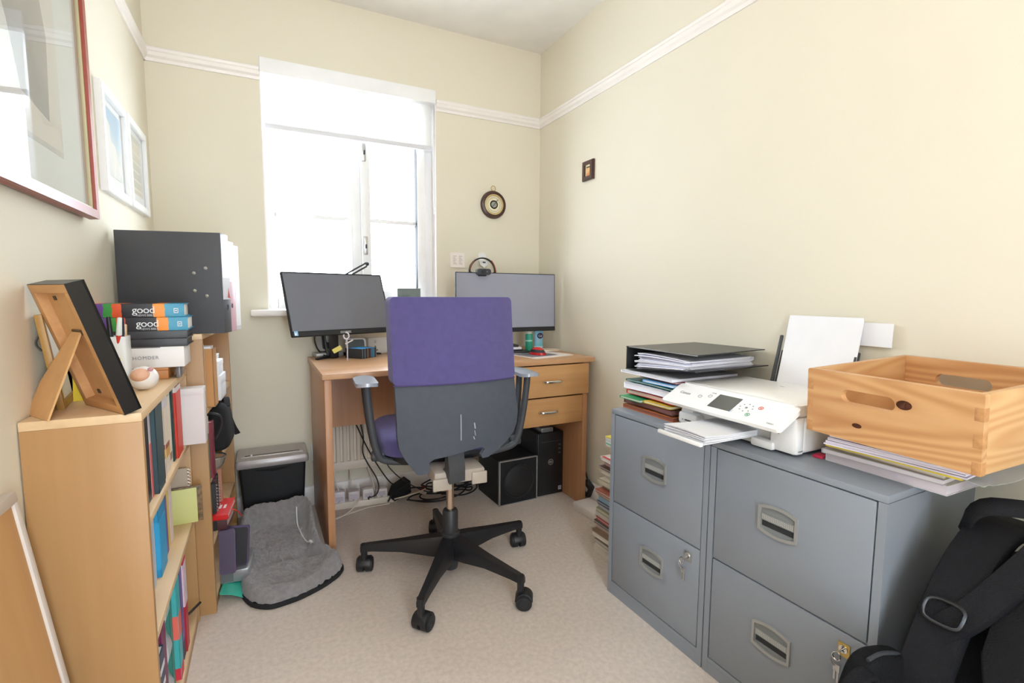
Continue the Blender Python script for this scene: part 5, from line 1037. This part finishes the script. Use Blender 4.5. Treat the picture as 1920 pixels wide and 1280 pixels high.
# lever arch files on top (x runs back from the spine)
def leverarch(name, label, px, py, h_, w_, col, spine, rot, deco, z=B2H+.0004, d_=.285, rivets=False):
    p = thing(name, label, 'file', (px, py, z), (0, 0, rot), 'files on the tall bookcase'); cm = C(col, .5, bump=.15, bscale=300); b = MB()
    b.bb(-d_, -.003, 0, .003, 0, h_, cm, .001).bb(-d_, -.003, w_-.003, w_, 0, h_, cm, .001); b.build('cover', p)
    b = MB(); b.bb(-.004, 0, 0, w_, 0, h_, C(spine, .5), .0012); deco(b, w_, h_); b.build('spine', p)
    b = MB(); b.bb(-d_+.01, -.02, .008, w_-.012, .01, h_-.012, paper); b.build('papers', p)
    if rivets:
        b = MB()
        for x, z_ in ((-.078, h_*.598), (-.045, h_*.648), (-.078, h_*.425), (-.045, h_*.375)): b.lathe([(0, .0022), (.003, .002), (.0055, 0), (0, 0)], silver, 16, T(x, -.0002, z_, 90))
        b.build('rivets', p)
    return p
def d1(b, w_, h_):
    b.bb(0, .0008, .004, w_-.004, h_*.34, h_*.985, C((232, 232, 240), .5)).bb(.0006, .0014, .008, w_-.004, h_*.34, h_*.56, C((196, 192, 194), .5))
    for k in range(3): b.prism([(w_*.55+.004*k, h_*(.36+.02*k)), (w_*.95-.004*k, h_*(.35+.015*k)), (w_*.72, h_*(.42+.02*k))], 'x', .0012, .0018, C((214, 44, 44), .5))
    b.lathe([(.007, 0), (.0095, .001), (.0095, .002), (.007, .002)], chrome, 24, T(.0003, w_*.5, h_*.262, 0, 90)); b.lathe([(0, 0), (.007, 0), (.007, .001), (0, .001)], C((20, 20, 20), .5), 24, T(.0003, w_*.5, h_*.262, 0, 90))
def d2(b, w_, h_):
    b.bb(0, .0008, .006, w_-.02, h_*.55, h_*.98, C((236, 236, 244), .5)).lathe([(0, 0), (.008, 0), (.008, .001), (0, .001)], C((40, 14, 24), .5), 24, T(.0003, w_*.4, h_*.285, 0, 90))
def d3(b, w_, h_): b.bb(0, .0008, .004, w_-.004, h_*.05, h_*.93, C((240, 242, 246), .5))
leverarch('lever_arch_file', 'black lever arch file with four rivets, nearest on the tall bookcase', -.1155, 1.80, .312, .074, (72, 73, 78), (78, 81, 87), -13, d1, rivets=True)
leverarch('lever_arch_file', 'pink lever arch file second on the tall bookcase', -.1030, 1.8742, .296, .07, (214, 176, 186), (226, 186, 196), -13, d2)
leverarch('lever_arch_file', 'white folder with dark green edge third on the tall bookcase', -.0885, 1.9435, .288, .055, (60, 110, 100), (226, 228, 232), -13, d3)
# contents of the tall bookcase
p = thing('magazine_file', 'brown cardboard magazine file filled with papers, upper shelf of tall bookcase', 'magazine file', tb(.018, .055, .6725), (0, 0, B2R)); cb = C((192, 142, 90), .75)
b = MB()
for x0, x1, y0, y1 in ((-.17, 0, 0, .002), (-.17, 0, .068, .07), (-.002, 0, 0, .07), (-.17, -.168, 0, .07)): b.bb(x0, x1, y0, y1, 0, .19, cb)
b.bb(-.17, 0, 0, .07, 0, .002, cb); b.build('cardboard_body', p); MB().bb(-.16, -.006, .008, .056, .003, .197, C((236, 234, 236), .8)).build('papers', p)
p = thing('book', 'thin red and white book behind the cardboard magazine file', 'book', tb(-.004, .02, .6725), (0, 0, B2R)); b = MB(); b.bb(-.13, 0, 0, .026, 0, .206, C((226, 226, 232), .6)).bb(-.002, .0006, .0, .014, .02, .19, C((216, 44, 66), .5)); b.build('cover', p)
for lab, x, y, z, sx, sy, h_, c in (('large white carton lowest of the white boxes in tall bookcase', .022, .16, .6725, .16, .12, .085, (222, 222, 226)), ('white carton stacked upper of the white boxes in tall bookcase', .018, .165, .758, .15, .10, .05, (232, 232, 236)), ('grey-white flat box on the white cartons in tall bookcase', .004, .17, .8085, .14, .11, .016, (206, 206, 204))):
    p = thing('carton', lab, 'box', tb(x, y, z), (0, 0, B2R), 'white boxes in the tall bookcase'); b = MB(); b.bb(-sx, 0, 0, sy, 0, h_*.7, C(c, .6), .002); b.build('box_body', p); MB().bb(-sx-.001, .001, -.001, sy+.001, h_*.62, h_, C(tuple(min(255, q+6) for q in c), .6), .002).build('lid', p)
p = thing('book', 'tall dark red book in the second bay of tall bookcase', 'book', tb(.008, .03, .4454), (0, 0, B2R)); b = MB(); b.bb(-.14, -.003, .003, .034, .003, .178, C((226, 214, 200), .8)); b.build('pages', p); b = MB(); b.bb(-.142, 0, 0, .0025, 0, .182, C((126, 42, 56), .4)).bb(-.142, 0, .0345, .037, 0, .182, C((126, 42, 56), .4)).bb(-.003, .001, 0, .037, 0, .182, C((130, 44, 58), .4), .001); b.build('cover', p)
p = thing('book', 'white topped green slim book left of the dark red one in tall bookcase', 'book', tb(.0, .018, .4454), (0, 0, B2R)); MB().bb(-.12, 0, 0, .010, 0, .205, ramp_mat('green_white_spine', [(0, (60, 140, 110)), (.72, (70, 150, 120)), (.73, (230, 230, 226)), (1, (236, 236, 232))], 'z', .205, 0, .5, 0, 8, True)).build('cover', p)
p = thing('yellow_folder', 'narrow yellow folder edge right of the dark red book', 'folder', tb(.006, .072, .4454), (0, 0, B2R)); MB().bb(-.13, 0, 0, .008, 0, .17, C((222, 176, 60), .5)).build('folder_board', p)
lead('cable', 'black cord looped out of the second bay beside the black cloth bag', [tuple(tb(-.02, .06, .655)), tuple(tb(.02, .05, .652)), tuple(tb(.035, .06, .635)), tuple(tb(.03, .07, .60)), tuple(tb(.01, .08, .56))], .004, (40, 40, 42))
p = thing('cloth_bag', 'black soft bag hanging out of the second bay of tall bookcase', 'bag', tb(.012, .235, .49), (0, 0, B2R)); b = soft(-.12, .034, -.12, .10, .005, .165, .03, mat('black_cloth', (22, 22, 25), .9, bump=.5, bscale=300), 12, .008, 12)
for v in b.bm.verts: k = max(0, min(1, (v.co.z-.02)/.15)); v.co.x = v.co.x*(1-.35*k); v.co.y = v.co.y*(1-.45*k)
b.build('bag_body', p, 180)
b = MB(); b.ribbon([(.02, -.02, .15), (.012, .02, .18), (.0, .04, .16), (.02, .07, .06), (.036, .085, .02)], .02, .004, C((30, 28, 32), .8), (1, 0, 0)); b.build('bag_strap', p)
p = thing('glass_bowl', 'small clear glass bowl with metal rim in the second bay, below the black bag', 'bowl', tb(-.008, .13, .4454)); gl = mat('bowl_glass', (232, 230, 224), .05); gl.node_tree.nodes['Principled BSDF'].inputs['Transmission Weight'].default_value = .85
b = MB(); b.lathe([(0, .002), (.022, .002), (.034, .018), (.039, .04), (.0375, .04), (.0325, .019), (.02, .005), (0, .005)], gl, 32); b.build('bowl', p); MB().lathe([(.038, .039), (.041, .04), (.041, .044), (.038, .044)], silver, 32).build('rim', p)
p = thing('orange_packet', 'orange packet beside the glass bowl', 'packet', tb(.0, .20, .4454), (0, 0, 8)); MB().bb(-.05, .012, 0, .04, 0, .036, C((216, 150, 62), .4), .006).build('packet', p)
for k, (lab, y, c, h_) in enumerate((('black spiral notebook first in the third bay of tall bookcase', .10, (34, 32, 34), .165), ('dark maroon notebook second in the third bay of tall bookcase', .128, (84, 44, 46), .172), ('black notebook third in the third bay, beside the tan board', .152, (30, 29, 31), .178))):
    p = thing('notebook', lab, 'notebook', tb(-.002, y, .2354), (0, 0, B2R), 'notebooks in the third bay'); b = MB(); b.bb(-.14, 0, 0, .02, 0, h_, C(c, .6), .001); b.build('cover', p)
    if k != 1:
        b = MB()
        for i in range(14): b.tube([(.001+.005*math.cos(t*.9), .010, .012+i*.011+.003*math.sin(t*.9)) for t in range(7)], .001, C((150, 148, 146), .3, metal=.6), 5, None, 1, True)
        b.build('wire_binding', p)
p = thing('tan_board', 'tan board standing upright at the far side of third bay', 'board', tb(.006, .19, .2354), (0, 0, B2R)); MB().bb(-.14, 0, 0, .010, 0, .185, C((176, 118, 92), .6), .001).build('board', p)
z4 = .2354
# pile on the floor in front of the tall bookcase
G5 = 'pile on the floor by the tall bookcase'
p = thing('wallet_folder', 'turquoise folder bent on the carpet lowest by the tall bookcase', 'folder', (-.17, 1.86, .002), (0, 0, -6), G5)
b = MB(); b.sheet(rrect(0, .085, -.02, .16, .006, 2), 'z', 0, .0022, C((70, 196, 172), .35), lambda v: Vector((v.x, v.y, v.z+.034*math.cos(v.x/.085*math.pi/2)**1.0)), 10, 2); b.build('folder_sheet', p)
p = thing('silver_box', 'silver grey plastic box under the tablet cases on the floor', 'box', (-.172, 1.905, .036), (0, 0, -5), G5); b = MB(); b.bb(0, .088, 0, .15, 0, .044, C((150, 150, 154), .3, metal=.4), .004); b.build('box_body', p); b = MB(); b.bb(.001, .04, -.0012, .001, .006, .036, C((112, 112, 116), .5)).bb(.086, .0886, .004, .146, .004, .042, C((206, 208, 212), .3, metal=.5), .001); b.build('box_label', p)
p = thing('tablet_case', 'muted purple tablet case leaning on the tall bookcase near floor', 'tablet case', (-.172, 1.885, .0805), (-8, 0, -4), G5); b = MB(); b.sheet(rrect(0, .05, 0, .15, .008, 4), 'y', 0, .012, C((92, 78, 104), .55)); b.build('case', p); MB().sheet(rrect(.003, .047, .003, .147, .007, 4), 'y', -.0012, .0012, C((84, 72, 96), .5)).build('flap', p)
p = thing('tablet_case', 'black tablet case with purple edge behind the purple one', 'tablet case', (-.168, 1.925, .0885), (-10, 3, -6), G5); b = MB(); b.sheet(rrect(0, .082, 0, .135, .009, 4), 'y', 0, .014, C((82, 66, 104), .5)); b.build('case', p); MB().sheet(rrect(.004, .078, .002, .130, .008, 4), 'y', -.0015, .0015, C((40, 38, 42), .6)).build('flap', p)
p = thing('book', 'dark maroon leather bible under the red diary', 'book', tb(.028, .10, .2354), (0, 0, B2R-3), G5); b = MB(); b.bb(-.13, -.003, .003, .13, .003, .037, C((206, 180, 176), .8)); b.build('pages', p); b = MB(); b.bb(-.13, 0, 0, .133, 0, .003, C((74, 34, 40), .5)).bb(-.13, 0, 0, .133, .037, .04, C((74, 34, 40), .5)).bb(-.13, 0, 0, .004, 0, .04, C((74, 34, 40), .5), .001); b.build('cover', p)
p = thing('diary', 'bright red diary with white numerals lying on the maroon bible', 'diary', tb(.034, .085, .276), (5, 0, B2R-4), G5); b = MB(); b.bb(-.12, -.002, .002, .125, .002, .016, C((226, 216, 214), .8)); b.build('pages', p)
b = MB(); rd = C((216, 34, 38), .4); b.bb(-.12, 0, 0, .127, .0155, .018, rd, .001).bb(-.12, 0, 0, .127, 0, .0025, rd).bb(-.12, 0, 0, .003, 0, .018, rd, .001)
for k in range(3): b.bb(-.052+k*.014, -.044+k*.014, .05, .075, .018, .0186, C((236, 214, 214), .5))
b.build('cover', p)
b = MB(); b.ribbon([(-.002, .06, .006), (.012, .06, .002), (.022, .064, -.012), (.03, .07, -.03)], .006, .001, rd, (0, 1, 0)); b.build('ribbon_marker', p)

# ------------------------------------------------------------------ board with rounded white rim leaning on the left wall
p = thing('framed_board', 'wooden board with white rim leaning on left wall before low bookcase', 'board', (-.292, 1.095, .0), (0, -7.6, 0))
MB().bb(-.014, -.004, -.62, -.014, .012, .70, wood('board_wood', (204, 158, 106), (188, 140, 88), 'z', 7, 14, .2, .5)).build('board', p)
b = MB()
for y0, y1, za, zc in ((-.62, 0, .696, .716), (-.018, 0, .0, .70), (-.62, -.018, .0, .016), (-.638, -.62, 0, .716)): b.bb(-.018, .001, y0, y1, za, zc, C((206, 196, 188), .5), .004)
b.build('rim', p)
